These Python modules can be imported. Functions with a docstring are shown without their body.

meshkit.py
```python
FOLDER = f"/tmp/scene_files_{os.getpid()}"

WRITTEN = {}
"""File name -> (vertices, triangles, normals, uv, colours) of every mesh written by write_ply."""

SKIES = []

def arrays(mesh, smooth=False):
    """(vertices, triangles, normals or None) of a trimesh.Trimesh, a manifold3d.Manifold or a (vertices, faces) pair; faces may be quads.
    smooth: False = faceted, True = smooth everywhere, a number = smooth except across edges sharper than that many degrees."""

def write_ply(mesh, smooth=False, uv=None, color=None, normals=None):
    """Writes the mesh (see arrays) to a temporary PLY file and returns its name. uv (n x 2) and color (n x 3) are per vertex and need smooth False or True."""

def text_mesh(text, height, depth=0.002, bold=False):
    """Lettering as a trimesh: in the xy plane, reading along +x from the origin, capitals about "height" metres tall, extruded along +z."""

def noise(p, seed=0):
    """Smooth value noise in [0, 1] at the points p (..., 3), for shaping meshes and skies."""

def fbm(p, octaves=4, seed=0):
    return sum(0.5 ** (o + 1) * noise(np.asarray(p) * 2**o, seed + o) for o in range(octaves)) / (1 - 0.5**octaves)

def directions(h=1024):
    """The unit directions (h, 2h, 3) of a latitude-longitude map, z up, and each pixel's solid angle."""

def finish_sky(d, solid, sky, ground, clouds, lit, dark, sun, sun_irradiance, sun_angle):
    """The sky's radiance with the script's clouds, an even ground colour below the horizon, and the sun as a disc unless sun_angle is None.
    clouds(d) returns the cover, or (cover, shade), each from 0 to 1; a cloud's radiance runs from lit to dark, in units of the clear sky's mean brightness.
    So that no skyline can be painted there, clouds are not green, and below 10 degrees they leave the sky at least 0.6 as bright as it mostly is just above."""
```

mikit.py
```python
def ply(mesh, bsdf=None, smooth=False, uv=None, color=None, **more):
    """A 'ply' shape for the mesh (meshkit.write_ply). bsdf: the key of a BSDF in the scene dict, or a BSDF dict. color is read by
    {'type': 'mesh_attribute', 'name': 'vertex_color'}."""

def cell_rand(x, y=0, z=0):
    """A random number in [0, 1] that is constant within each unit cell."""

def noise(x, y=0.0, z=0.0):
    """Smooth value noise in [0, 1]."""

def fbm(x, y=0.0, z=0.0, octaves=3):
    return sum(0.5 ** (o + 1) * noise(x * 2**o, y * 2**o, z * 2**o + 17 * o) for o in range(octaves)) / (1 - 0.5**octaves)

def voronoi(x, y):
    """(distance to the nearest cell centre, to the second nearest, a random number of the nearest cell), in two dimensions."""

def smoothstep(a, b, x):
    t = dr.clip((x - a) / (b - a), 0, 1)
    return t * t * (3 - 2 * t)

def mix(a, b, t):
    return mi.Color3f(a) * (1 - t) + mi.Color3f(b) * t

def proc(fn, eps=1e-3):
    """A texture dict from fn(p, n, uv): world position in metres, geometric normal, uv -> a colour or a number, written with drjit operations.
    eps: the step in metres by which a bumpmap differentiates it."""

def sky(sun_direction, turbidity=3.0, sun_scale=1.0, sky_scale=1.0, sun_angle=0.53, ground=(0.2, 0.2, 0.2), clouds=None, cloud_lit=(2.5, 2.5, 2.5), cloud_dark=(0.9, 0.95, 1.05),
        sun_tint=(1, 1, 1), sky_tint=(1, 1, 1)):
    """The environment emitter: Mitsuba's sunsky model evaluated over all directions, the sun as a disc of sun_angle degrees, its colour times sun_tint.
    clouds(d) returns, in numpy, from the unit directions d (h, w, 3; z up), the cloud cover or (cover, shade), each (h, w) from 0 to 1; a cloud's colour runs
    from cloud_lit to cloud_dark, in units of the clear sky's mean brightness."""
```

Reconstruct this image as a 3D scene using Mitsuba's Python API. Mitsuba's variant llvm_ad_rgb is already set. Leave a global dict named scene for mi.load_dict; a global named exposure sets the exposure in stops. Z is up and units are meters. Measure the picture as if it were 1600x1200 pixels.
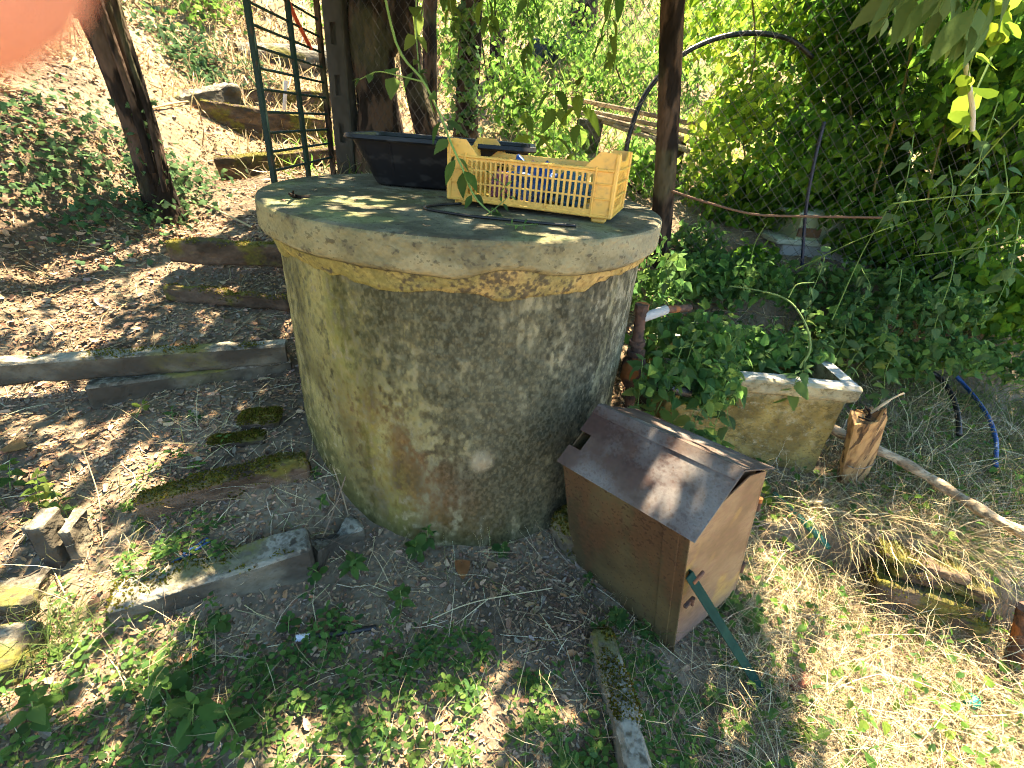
import math
import numpy as np
import drjit as dr
import mitsuba as mi
import trimesh
import manifold3d as m3
from shapely.geometry import Polygon, box as sbox
from shapely.ops import unary_union
from scipy.interpolate import RBFInterpolator
import mikit
from mikit import proc, noise, fbm, voronoi, smoothstep, mix
import meshkit

T = mi.ScalarTransform4f
scene, labels = {}, {}
rng = np.random.default_rng(7)

# ------------------------------------------------------------------ camera, sky, exposure
FOC, PITCH, ROLL, EYE = 745.0, math.radians(28.7), -0.082, 1.535      # focal length in px of a 1600 px wide frame
FW = np.array([0, math.cos(PITCH), -math.sin(PITCH)])
_r0 = np.array([1.0, 0, 0]); _u0 = np.cross(_r0, FW)
RT = math.cos(ROLL) * _r0 - math.sin(ROLL) * _u0
UP = math.sin(ROLL) * _r0 + math.cos(ROLL) * _u0
CAM = np.array([0, 0, EYE])
scene['camera'] = {'type': 'thinlens', 'aperture_radius': 0.0007, 'focus_distance': 2.1, 'fov': math.degrees(2 * math.atan(800 / FOC)), 'fov_axis': 'x', 'near_clip': 0.003, 'far_clip': 500.0,
                   'to_world': T().look_at(origin=CAM.tolist(), target=(CAM + FW).tolist(), up=UP.tolist())}
SUN = np.array([0.14, 0.38, 0.914]); SUN /= np.linalg.norm(SUN)
scene['sky_light'] = mikit.sky(SUN.tolist(), turbidity=3, sky_scale=0.72, sky_tint=(1.03, 1.0, 0.91), sun_tint=(1.0, 0.98, 0.93))
exposure = 4.72


def ray(px, py): return FW + (px - 800) / FOC * RT - (py - 600) / FOC * UP
def atz(px, py, z):                       # the point of the photograph's pixel at height z
    d = ray(px, py); return CAM + d * (z - EYE) / d[2]
def aty(px, py, y):                       # ... at distance y ahead
    d = ray(px, py); return CAM + d * y / d[1]
def ath(px, py, r):                       # ... at horizontal distance r
    d = ray(px, py); return CAM + d * r / math.hypot(d[0], d[1])
def atg(px, py):                          # ... on the ground
    d = ray(px, py); t = np.linspace(0.4, 30, 3000); P = CAM + t[:, None] * d
    k = np.nonzero(P[:, 2] < ground_z(P[:, 0], P[:, 1]))[0]
    return P[k[0]] if len(k) else P[-1]
def nrm(v):
    v = np.asarray(v, float); return v / np.maximum(np.linalg.norm(v, axis=-1, keepdims=True), 1e-12)

# ------------------------------------------------------------------ materials
def rough(color, roughness=0.9, spec=0.3, bump=None, bscale=1.0, **more):
    b = {'type': 'principled', 'base_color': color, 'roughness': roughness, 'specular': spec, **more}
    if bump is not None:
        b = {'type': 'bumpmap', 'arbitrary': {'type': bump['type'], **{k: v for k, v in bump.items() if k != 'type'}}, 'scale': bscale, 'bsdf': b}
    return {'type': 'twosided', 'bsdf': b}
VC = {'type': 'mesh_attribute', 'name': 'vertex_color'}
scene['leaf'] = {'type': 'principledthin', 'base_color': VC, 'roughness': 0.42, 'eta': 1.4, 'diff_trans': 1.35}
scene['matte'] = rough(VC, 0.85, 0.25)
scene['satin'] = rough(VC, 0.45, 0.4)

TC = np.array([-0.25, 2.12]); LIDR, WALLR, LIDZ, LIDT = 0.80, 0.742, 1.25, 0.115

def tank_col(p, n, uv):
    a = dr.atan2(p.y - TC[1], p.x - TC[0]); s = (dr.select(a > 1.6, a - 2 * math.pi, a) + 1.45) * 0.742; z = p.z
    big = fbm(s * 3 + 5, z * 1.6, 1.0, 3); mid = fbm(s * 9, z * 6 + 3, 2.0, 4); st = fbm(s * 17 + 2, z * 2.2, 5.0, 4)
    gr = fbm(s * 55, z * 38, 7.0, 3); fi = noise(s * 190, z * 150, 1.0)
    c = mix([0.345, 0.315, 0.21], [0.22, 0.205, 0.145], smoothstep(0.3, 0.7, mid))
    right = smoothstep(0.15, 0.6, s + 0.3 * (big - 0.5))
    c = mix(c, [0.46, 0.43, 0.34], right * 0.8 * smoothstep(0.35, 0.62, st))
    left = smoothstep(0.0, -0.5, s + 0.5 * (big - 0.5) + 0.2 * (mid - 0.5))
    c = mix(c, mix([0.37, 0.32, 0.09], [0.24, 0.22, 0.07], mid), left * 0.7 * smoothstep(0.15, 0.6, gr + 0.15))
    # dark lichen: a broad band from the upper left to the lower right, and streaks on the right
    zone = dr.exp(-dr.square((s - (0.28 - 0.45 * (z - 0.35))) / 0.33)) * 0.19 + dr.exp(-dr.square((s - 0.62) / 0.2)) * 0.09 + 0.1 * smoothstep(0.75, 0.98, z) * smoothstep(0.5, -0.1, dr.abs(s + 0.1))
    f2 = fbm(s * 110 + 3, z * 80, 4.0, 3)
    dk = smoothstep(0.47, 0.66, 0.27 * st + 0.33 * gr + 0.2 * mid + 0.2 * f2 + zone * 1.0 + 0.025 + 0.06 * (big - 0.5))
    c = mix(c, mix([0.018, 0.021, 0.013], [0.085, 0.085, 0.058], smoothstep(0.3, 0.8, f2)), dk * 0.80)
    # rusty brown run-off
    ln = s - (-0.42 + 0.55 * (0.75 - z)); rz = smoothstep(0.0, 0.12, z) * smoothstep(0.8, 0.5, z)
    ru = dr.exp(-dr.square(ln / 0.18)) * rz * smoothstep(0.36, 0.60, 0.4 * mid + 0.3 * st + 0.3 * gr)
    c = mix(c, [0.22, 0.10, 0.035], ru * 0.62 * (0.4 + 0.9 * gr))
    # bright yellow-green lichen streaks
    yg = dr.exp(-dr.square((s + 0.45 - 0.3 * (0.8 - z)) / 0.10)) * smoothstep(0.35, 0.75, st + 0.05)
    c = mix(c, [0.30, 0.285, 0.075], yg * 0.55 * smoothstep(0.3, 0.6, gr))
    # damp, mossy foot
    ft = smoothstep(0.28, 0.0, z - 0.32 * smoothstep(-0.2, -0.8, s) + 0.16 * (mid - 0.5)) * smoothstep(0.75, -0.1, s)
    c = mix(c, [0.055, 0.06, 0.02], ft * 0.75 * smoothstep(0.25, 0.6, gr + 0.1))
    # pale round patch
    q = dr.sqrt(dr.square(s - 0.075) + dr.square(z - 0.43))
    c = mix(c, [0.5, 0.42, 0.3], smoothstep(0.06, 0.01, q + 0.05 * (mid - 0.5)) * 0.6)
    c = mix(c, c * 0.45, smoothstep(0.5, 0.72, 0.6 * fbm(s * 19 + 1, z * 1.1, 9.0, 4) + 0.4 * gr + 0.10 * smoothstep(0.2, 0.6, s)) * 0.8)
    c = mix(c, [0.10, 0.085, 0.03], smoothstep(0.42, 0.62, 0.6 * big + 0.4 * mid) * smoothstep(0.4, -0.3, s) * 0.5)
    return c * mi.Color3f(0.84, 0.82, 0.69) * (0.45 + 0.5 * gr + 0.5 * f2)
def tank_bump(p, n, uv):
    s = dr.atan2(p.y - TC[1], p.x - TC[0]) * 0.742
    return 0.016 * fbm(s * 45, p.z * 45, 3.0, 4) + 0.006 * fbm(s * 10, p.z * 7, 3.0, 2)
scene['tank_concrete'] = rough(proc(tank_col), 0.95, 0.15, proc(tank_bump), 1.0)

def lid_col(p, n, uv):
    a = dr.atan2(p.y - TC[1], p.x - TC[0]); s = (dr.select(a > 1.6, a - 2 * math.pi, a) + 1.45) * 0.8
    top = smoothstep(0.4, 0.8, n.z)
    mid = fbm(p.x * 7, p.y * 7, p.z * 9, 4); gr = fbm(p.x * 45, p.y * 45, p.z * 45, 3); fi = noise(p.x * 170, p.y * 170, p.z * 170)
    side = mix([0.33, 0.295, 0.185], [0.225, 0.205, 0.125], smoothstep(0.35, 0.65, mid))
    side = mix(side, [0.30, 0.27, 0.12], smoothstep(0.1, -0.7, s) * 0.5)
    side = mix(side, [0.12, 0.11, 0.075], smoothstep(0.52, 0.66, 0.5 * gr + 0.5 * mid) * 0.7)
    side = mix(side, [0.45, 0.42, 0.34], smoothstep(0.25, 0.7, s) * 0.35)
    up = mix([0.22, 0.21, 0.165], [0.12, 0.115, 0.09], smoothstep(0.3, 0.65, mid))
    up = mix(up, [0.22, 0.24, 0.11], smoothstep(0.5, 0.7, fbm(p.x * 4 + 9, p.y * 4, 1.0, 3)) * 0.6)
    up = mix(up, [0.07, 0.06, 0.045], smoothstep(0.50, 0.62, fbm(p.x * 9 + 3, p.y * 9, 3.0, 4)) * 0.6)
    c = mix(side, up, top)
    f2 = fbm(p.x * 100, p.y * 100, p.z * 100, 3)
    c = mix(c, c * 0.3, smoothstep(0.56, 0.68, 0.5 * f2 + 0.5 * gr) * 0.7)
    return c * mi.Color3f(0.80, 0.78, 0.66) * (0.45 + 0.55 * gr + 0.5 * f2)
def lid_bump(p, n, uv): return 0.016 * fbm(p.x * 45, p.y * 45, p.z * 45, 4) + 0.004 * fbm(p.x * 9, p.y * 9, p.z * 9, 2)
scene['lid_concrete'] = rough(proc(lid_col), 0.95, 0.15, proc(lid_bump), 1.0)

def plaster_col(p, n, uv):
    a = dr.atan2(p.y - TC[1], p.x - TC[0]); s = (dr.select(a > 1.6, a - 2 * math.pi, a) + 1.45) * 0.742
    m = fbm(s * 8, p.z * 14, 3.0, 4); g = fbm(s * 45, p.z * 45, 1.0, 3)
    c = mix([0.37, 0.255, 0.09], [0.23, 0.19, 0.07], smoothstep(0.3, 0.65, m))
    c = mix(c, [0.20, 0.175, 0.045], smoothstep(0.15, -0.4, s) * 0.8)
    k = smoothstep(0.50, 0.72, 0.30 * g + 0.30 * fbm(s * 22, p.z * 22, 8.0, 4) + 0.40 * fbm(s * 100, p.z * 100, 6.0, 3) + 0.09 * dr.exp(-dr.square((s - 0.1) / 0.22)) - 0.05 * smoothstep(0.3, 0.5, s))
    c = mix(c, [0.05, 0.042, 0.028], k * 0.88)
    return c * (0.5 + 0.5 * g + 0.5 * fbm(s * 120, p.z * 120, 2.0, 2))
scene['lime_plaster'] = rough(proc(plaster_col), 0.95, 0.15, proc(tank_bump), 0.7)

def stone_col(p, n, uv):
    m = fbm(p.x * 6, p.y * 6, p.z * 8, 4); g = fbm(p.x * 38, p.y * 38, p.z * 38, 3); fi = noise(p.x * 150, p.y * 150, p.z * 150)
    f2 = fbm(p.x * 90, p.y * 90, p.z * 90, 3)
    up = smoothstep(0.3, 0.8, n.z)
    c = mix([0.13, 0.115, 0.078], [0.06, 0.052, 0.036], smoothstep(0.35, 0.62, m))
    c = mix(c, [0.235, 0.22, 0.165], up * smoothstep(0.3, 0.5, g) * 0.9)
    c = mix(c, [0.05, 0.042, 0.03], smoothstep(0.48, 0.62, 0.4 * m + 0.3 * g + 0.3 * f2) * 0.75)
    mo = smoothstep(0.50, 0.60, fbm(p.x * 3.4 + 4, p.y * 3.4, p.z * 3, 3)) * smoothstep(-0.2, 0.5, n.z) * smoothstep(0.3, 0.55, g + 0.08)
    c = mix(c, mix([0.06, 0.062, 0.012], [0.15, 0.135, 0.022], g), mo * 0.85)
    return c * (0.45 + 0.6 * g + 0.5 * f2)
def stone_bump(p, n, uv): return 0.022 * fbm(p.x * 32, p.y * 32, p.z * 32, 4)
scene['old_stone'] = rough(proc(stone_col), 0.95, 0.15, proc(stone_bump), 1.0)

def mossy_col(p, n, uv):
    m = fbm(p.x * 5, p.y * 5, p.z * 14, 4); g = fbm(p.x * 45, p.y * 45, p.z * 45, 3)
    c = mix([0.12, 0.085, 0.055], [0.055, 0.04, 0.026], smoothstep(0.35, 0.65, m))
    mo = smoothstep(0.46, 0.60, fbm(p.x * 7 + 1, p.y * 7, p.z * 5, 4) + 0.1 * (n.z - 0.3)) * smoothstep(0.3, 0.5, g + 0.06)
    c = mix(c, mix([0.05, 0.052, 0.01], [0.15, 0.135, 0.02], g), mo * 0.8)
    return c * (0.4 + 0.65 * g + 0.5 * fbm(p.x * 110, p.y * 110, p.z * 110, 2))
scene['mossy_wood'] = rough(proc(mossy_col), 0.95, 0.15, proc(stone_bump), 1.3)

def trough_col(p, n, uv):
    m = fbm(p.x * 7, p.y * 7, p.z * 5, 4); g = fbm(p.x * 42, p.y * 42, p.z * 42, 3); st = fbm(p.x * 15, p.y * 15, p.z * 3, 3)
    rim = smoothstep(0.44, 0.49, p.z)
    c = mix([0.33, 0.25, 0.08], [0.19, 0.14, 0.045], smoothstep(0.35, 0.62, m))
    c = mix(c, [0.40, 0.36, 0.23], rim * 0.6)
    f2 = fbm(p.x * 100, p.y * 100, p.z * 100, 3)
    c = mix(c, [0.075, 0.06, 0.022], smoothstep(0.45, 0.62, 0.35 * g + 0.35 * st + 0.3 * f2) * 0.75)
    c = mix(c, [0.42, 0.37, 0.22], smoothstep(0.5, 0.72, 0.6 * fbm(p.x * 26 + 7, p.y * 26, p.z * 26, 4) + 0.4 * f2) * 0.4)
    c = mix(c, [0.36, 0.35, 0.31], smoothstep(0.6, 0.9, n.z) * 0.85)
    return c * (0.45 + 0.6 * g + 0.45 * f2)
scene['trough_concrete'] = rough(proc(trough_col), 0.95, 0.15, proc(stone_bump), 1.0)

def roof_col(p, n, uv):
    m = fbm(p.x * 9, p.y * 9, p.z * 9, 4); g = fbm(p.x * 60, p.y * 60, p.z * 60, 3); w = fbm(p.x * 5 + 7, p.y * 5, p.z * 5, 3)
    c = mix([0.055, 0.033, 0.025], [0.088, 0.065, 0.048], smoothstep(0.35, 0.65, m))
    f2 = fbm(p.x * 120, p.y * 120, p.z * 120, 3)
    c = mix(c, [0.25, 0.26, 0.24], smoothstep(0.46, 0.72, w + 0.18 * smoothstep(0.60, 0.72, p.z) - 0.05 + 0.25 * (f2 - 0.5)) * (0.25 + 0.45 * g))
    c = mix(c, [0.05, 0.028, 0.022], smoothstep(0.48, 0.70, 0.5 * f2 + 0.5 * g) * 0.55)
    return c * (0.7 + 0.55 * g)
scene['rusty_roof'] = rough(proc(roof_col), 0.7, 0.25, proc(lambda p, n, uv: 0.0022 * fbm(p.x * 50, p.y * 50, p.z * 50, 3)), 1.0)
def side_col(p, n, uv):
    m = fbm(p.x * 6, p.y * 6, p.z * 4, 4); g = fbm(p.x * 70, p.y * 70, p.z * 70, 3); st = fbm(p.x * 22, p.y * 22, p.z * 2.5, 3)
    c = mix([0.082, 0.066, 0.028], [0.045, 0.036, 0.016], smoothstep(0.3, 0.7, m))
    up = smoothstep(0.1, 0.5, p.z)
    f2 = fbm(p.x * 130, p.y * 130, p.z * 110, 2)
    c = mix(c, [0.085, 0.04, 0.017], smoothstep(0.44, 0.62, 0.45 * st + 0.4 * m + 0.15 * g + 0.12 * (up - 0.5)) * 0.6)
    c = mix(c, [0.035, 0.017, 0.01], smoothstep(0.60, 0.70, 0.5 * g + 0.5 * f2 + 0.10 * up * m) * 0.75)
    return c * (0.78 + 0.42 * g)
scene['rusty_side'] = rough(proc(side_col), 0.55, 0.4, proc(lambda p, n, uv: 0.0014 * fbm(p.x * 70, p.y * 70, p.z * 70, 3)), 1.0)
def door_col(p, n, uv):
    m = fbm(p.x * 8, p.y * 8, p.z * 7, 4); g = fbm(p.x * 60, p.y * 60, p.z * 60, 3)
    c = mix([0.215, 0.135, 0.066], [0.145, 0.085, 0.040], smoothstep(0.35, 0.65, m))
    c = mix(c, [0.40, 0.25, 0.05], smoothstep(0.55, 0.68, fbm(p.x * 6 + 3, p.y * 6, p.z * 3, 3)) * 0.8)
    c = mix(c, [0.13, 0.06, 0.04], smoothstep(0.5, 0.62, 0.6 * fbm(p.x * 24, p.y * 24, p.z * 60, 3) + 0.4 * g) * 0.4)
    c = mix(c, [0.16, 0.11, 0.09], smoothstep(0.15, -0.08, p.z) * 0.7)
    return c * (0.75 + 0.45 * g)
scene['rusty_door'] = rough(proc(door_col), 0.6, 0.4)

def yel_col(p, n, uv):
    m = fbm(p.x * 14, p.y * 14, p.z * 14, 3); g = fbm(p.x * 80, p.y * 80, p.z * 80, 3)
    c = mix([0.74, 0.45, 0.085], [0.64, 0.37, 0.065], m)
    return mix(c, [0.22, 0.15, 0.06], smoothstep(0.48, 0.85, 0.6 * g + 0.4 * m) * 0.5)
scene['yellow_plastic'] = rough(proc(yel_col), 0.42, 0.5)
def blk_col(p, n, uv):
    m = fbm(p.x * 18, p.y * 18, p.z * 30, 3)
    return mix([0.008, 0.008, 0.009], [0.026, 0.025, 0.023], smoothstep(0.5, 0.75, m))
scene['black_plastic'] = rough(proc(blk_col), 0.45, 0.45)
def grn_col(p, n, uv):
    g = fbm(p.x * 35, p.y * 35, p.z * 14, 3)
    c = mix([0.006, 0.022, 0.016], [0.011, 0.033, 0.023], fbm(p.x * 8, p.y * 8, p.z * 8, 2))
    return mix(c, [0.06, 0.035, 0.02], smoothstep(0.62, 0.74, g) * 0.6)
scene['dark_concrete'] = rough(proc(lambda p, n, uv: mix([0.075, 0.072, 0.06], [0.03, 0.03, 0.024], fbm(p.x * 25, p.y * 25, p.z * 12, 4))), 0.95, 0.15)
scene['bar_paint'] = rough(proc(lambda p, n, uv: mix([0.004, 0.028, 0.020], [0.009, 0.042, 0.030], fbm(p.x * 30, p.y * 30, p.z * 30, 3))), 0.75, 0.12)
scene['green_paint'] = rough(proc(grn_col), 0.6, 0.25)
def bark_col(p, n, uv):
    a = fbm(p.x * 16, p.y * 16, p.z * 4, 4); g = fbm(p.x * 60, p.y * 60, p.z * 25, 3)
    c = mix([0.075, 0.05, 0.033], [0.016, 0.012, 0.009], smoothstep(0.40, 0.56, a))
    c = mix(c, [0.08, 0.08, 0.04], smoothstep(0.56, 0.7, fbm(p.x * 5, p.y * 5, p.z * 3, 3)) * 0.5)
    return c * (0.65 + 0.7 * g)
def bark_bump(p, n, uv): return 0.055 * fbm(p.x * 18, p.y * 18, p.z * 5, 4) + 0.008 * fbm(p.x * 60, p.y * 60, p.z * 30, 2)
scene['bark'] = rough(proc(bark_col), 0.95, 0.15, proc(bark_bump, 2e-3), 1.0)
def wood_col(p, n, uv):
    q = p.x * 0.5 - p.z * 0.2
    a = fbm(p.x * 40, p.y * 40, p.z * 6, 4); g = fbm(p.x * 90, p.y * 90, p.z * 20, 3)
    c = mix([0.36, 0.22, 0.09], [0.16, 0.09, 0.04], smoothstep(0.4, 0.62, a))
    c = mix(c, [0.03, 0.022, 0.015], smoothstep(0.58, 0.66, fbm(p.x * 55, p.y * 55, p.z * 7 + q, 3)) * 0.8)
    return c * (0.7 + 0.5 * g)
scene['split_wood'] = rough(proc(wood_col), 0.9, 0.2, proc(lambda p, n, uv: 0.012 * fbm(p.x * 45, p.y * 45, p.z * 8, 3)), 1.0)
def pole_col(p, n, uv):
    a = fbm(p.x * 12, p.y * 40, p.z * 40, 4); g = fbm(p.x * 50, p.y * 80, p.z * 80, 3)
    c = mix([0.38, 0.31, 0.20], [0.22, 0.165, 0.10], smoothstep(0.4, 0.62, a))
    return mix(c, [0.07, 0.055, 0.035], smoothstep(0.55, 0.66, g) * 0.6) * (0.75 + 0.45 * g)
scene['grey_wood'] = rough(proc(pole_col), 0.9, 0.2, proc(lambda p, n, uv: 0.008 * fbm(p.x * 20, p.y * 60, p.z * 60, 3)), 1.0)
def rust_col(p, n, uv):
    a = fbm(p.x * 30, p.y * 30, p.z * 30, 3); g = fbm(p.x * 90, p.y * 90, p.z * 90, 3)
    c = mix([0.12, 0.06, 0.035], [0.055, 0.032, 0.022], smoothstep(0.4, 0.6, a))
    return mix(c, [0.40, 0.13, 0.025], smoothstep(0.52, 0.64, fbm(p.x * 10 + 2, p.y * 10, p.z * 10, 3)) * 0.7) * (0.7 + 0.5 * g)
scene['rusty_iron'] = rough(proc(rust_col), 0.75, 0.35, proc(lambda p, n, uv: 0.003 * fbm(p.x * 60, p.y * 60, p.z * 60, 3)), 1.0)

def soil_col(p, n, uv):
    m = fbm(p.x * 3.5, p.y * 3.5, 1.0, 4); g = fbm(p.x * 55, p.y * 55, p.z * 30, 3); v = voronoi(p.x * 48, p.y * 48)
    c = mix([0.165, 0.135, 0.088], [0.095, 0.075, 0.050], smoothstep(0.35, 0.65, m))
    flake = mix([0.24, 0.16, 0.09], [0.12, 0.075, 0.045], v[2])
    c = mix(c, flake, smoothstep(0.42, 0.2, v[0]) * smoothstep(0.35, 0.6, fbm(p.x * 9, p.y * 9, 2.0, 3) + 0.08) * 0.75)
    dry = smoothstep(0.35, 0.75, p.x - 0.55 + 0.35 * (m - 0.5)) * smoothstep(2.3, 1.7, p.y) * smoothstep(0.80, 0.92, n.z)
    c = mix(c, mix([0.34, 0.27, 0.15], [0.17, 0.125, 0.07], g), dry * 0.85)
    far = smoothstep(4.0, 5.5, p.y)
    c = mix(c, mix([0.36, 0.27, 0.15], [0.17, 0.125, 0.06], fbm(p.x * 9, p.y * 9, 4.0, 4)), far * 0.85)
    gr = smoothstep(0.5, 0.62, fbm(p.x * 1.3 + 4, p.y * 1.3, 2.0, 3)) * far * smoothstep(-1.6, 0.4, p.x)
    c = mix(c, mix([0.07, 0.11, 0.02], [0.13, 0.16, 0.04], g), gr * 0.8)
    return c * (0.6 + 0.75 * g)
def soil_bump(p, n, uv): return 0.022 * fbm(p.x * 28, p.y * 28, p.z * 10, 4)
scene['soil'] = rough(proc(soil_col), 0.95, 0.1, proc(soil_bump), 1.0)

# ------------------------------------------------------------------ entries
def number(name):
    if name not in scene and name not in labels: return name
    k = 1
    while f'{name}_{k:03d}' in scene or f'{name}_{k:03d}' in labels: k += 1
    return f'{name}_{k:03d}'
def tag(key, label=None, cat=None, group=None, kind=None):
    d = {}
    if label: d['label'] = label
    if cat: d['category'] = cat
    if group: d['group'] = group
    if kind: d['kind'] = kind
    labels[key] = d
def thing(name, label, cat, group=None):
    key = number(name); tag(key, label, cat, group); return key
def put(name, mesh, bsdf, parent=None, smooth=False, col=None, label=None, cat=None, group=None, kind=None):
    base = name if parent is None else parent + '__' + name
    key = number(base)
    if isinstance(mesh, trimesh.Trimesh) or hasattr(mesh, 'to_mesh'):
        v, f, n = meshkit.arrays(mesh)
    else: v, f = mesh
    v = np.asarray(v, float); f = np.asarray(f, int)
    if f.shape[1] == 4: f = np.vstack([f[:, [0, 1, 2]], f[:, [0, 2, 3]]])
    if col is not None:
        c = np.asarray(col, float)
        if c.ndim == 1: c = np.broadcast_to(c, (len(v), 3)) * (1 + 0.12 * (meshkit.noise(v * 60) - 0.5))[:, None]
        scene[key] = mikit.ply((v, f), bsdf, smooth=smooth if smooth in (True, False) else True, color=np.clip(c, 0, 1))
    else:
        scene[key] = mikit.ply((v, f), bsdf, smooth=smooth)
    if label or cat or group or kind: tag(key, label, cat, group, kind)
    return key
def join(*ms):
    V, F, k = [], [], 0
    for v, f in ms:
        v = np.asarray(v); f = np.asarray(f)
        if f.shape[1] == 4: f = np.vstack([f[:, [0, 1, 2]], f[:, [0, 2, 3]]])
        V.append(v); F.append(f + k); k += len(v)
    return np.vstack(V), np.vstack(F)

# ------------------------------------------------------------------ mesh helpers
def spline(pts, n=24):
    pts = np.asarray(pts, float)
    if len(pts) == 2: return np.linspace(pts[0], pts[1], n)
    P = np.vstack([2 * pts[0] - pts[1], pts, 2 * pts[-1] - pts[-2]]); out = []
    m = len(pts) - 1
    for t in np.linspace(0, m, n):
        k = min(int(t), m - 1); u = t - k; a, b, c, d = P[k:k + 4]
        out.append(0.5 * (2 * b + (c - a) * u + (2 * a - 5 * b + 4 * c - d) * u * u + (3 * b - a - 3 * c + d) * u ** 3))
    return np.array(out)
def tube(pts, rad, sides=8, caps=True):
    p = np.asarray(pts, float); n = len(p); r = np.broadcast_to(rad, (n,)).astype(float)
    t = nrm(np.gradient(p, axis=0)); a = np.zeros_like(p)
    ref = np.array([0, 0, 1.0]) if abs(t[0, 2]) < 0.9 else np.array([1.0, 0, 0])
    for i in range(n):
        a[i] = ref - t[i] * (ref @ t[i]); a[i] /= np.linalg.norm(a[i]) + 1e-12; ref = a[i]
    b = np.cross(t, a); ang = np.arange(sides) * 2 * np.pi / sides
    v = (p[:, None] + r[:, None, None] * (np.cos(ang)[None, :, None] * a[:, None] + np.sin(ang)[None, :, None] * b[:, None])).reshape(-1, 3)
    i, j = np.meshgrid(np.arange(n - 1), np.arange(sides), indexing='ij')
    q = np.stack([i * sides + j, i * sides + (j + 1) % sides, (i + 1) * sides + (j + 1) % sides, (i + 1) * sides + j], -1).reshape(-1, 4)
    f = np.vstack([q[:, [0, 1, 2]], q[:, [0, 2, 3]]])
    if caps:
        v = np.vstack([v, p[0], p[-1]]); k = np.arange(sides); m = len(v)
        f = np.vstack([f, np.stack([(k + 1) % sides, k, k * 0 + m - 2], 1), np.stack([k + (n - 1) * sides, (k + 1) % sides + (n - 1) * sides, k * 0 + m - 1], 1)])
    return v, f
def lathe(profile, segs=48, center=(0, 0), a0=0.0, a1=2 * np.pi):
    pr = np.asarray(profile, float); m = len(pr); a = np.linspace(a0, a1, segs + 1)
    v = np.stack([center[0] + np.cos(a)[:, None] * pr[None, :, 0], center[1] + np.sin(a)[:, None] * pr[None, :, 0], np.broadcast_to(pr[None, :, 1], (segs + 1, m))], -1).reshape(-1, 3)
    i, j = np.meshgrid(np.arange(segs), np.arange(m - 1), indexing='ij')
    q = np.stack([i * m + j, (i + 1) * m + j, (i + 1) * m + j + 1, i * m + j + 1], -1).reshape(-1, 4)
    return v, q
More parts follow.
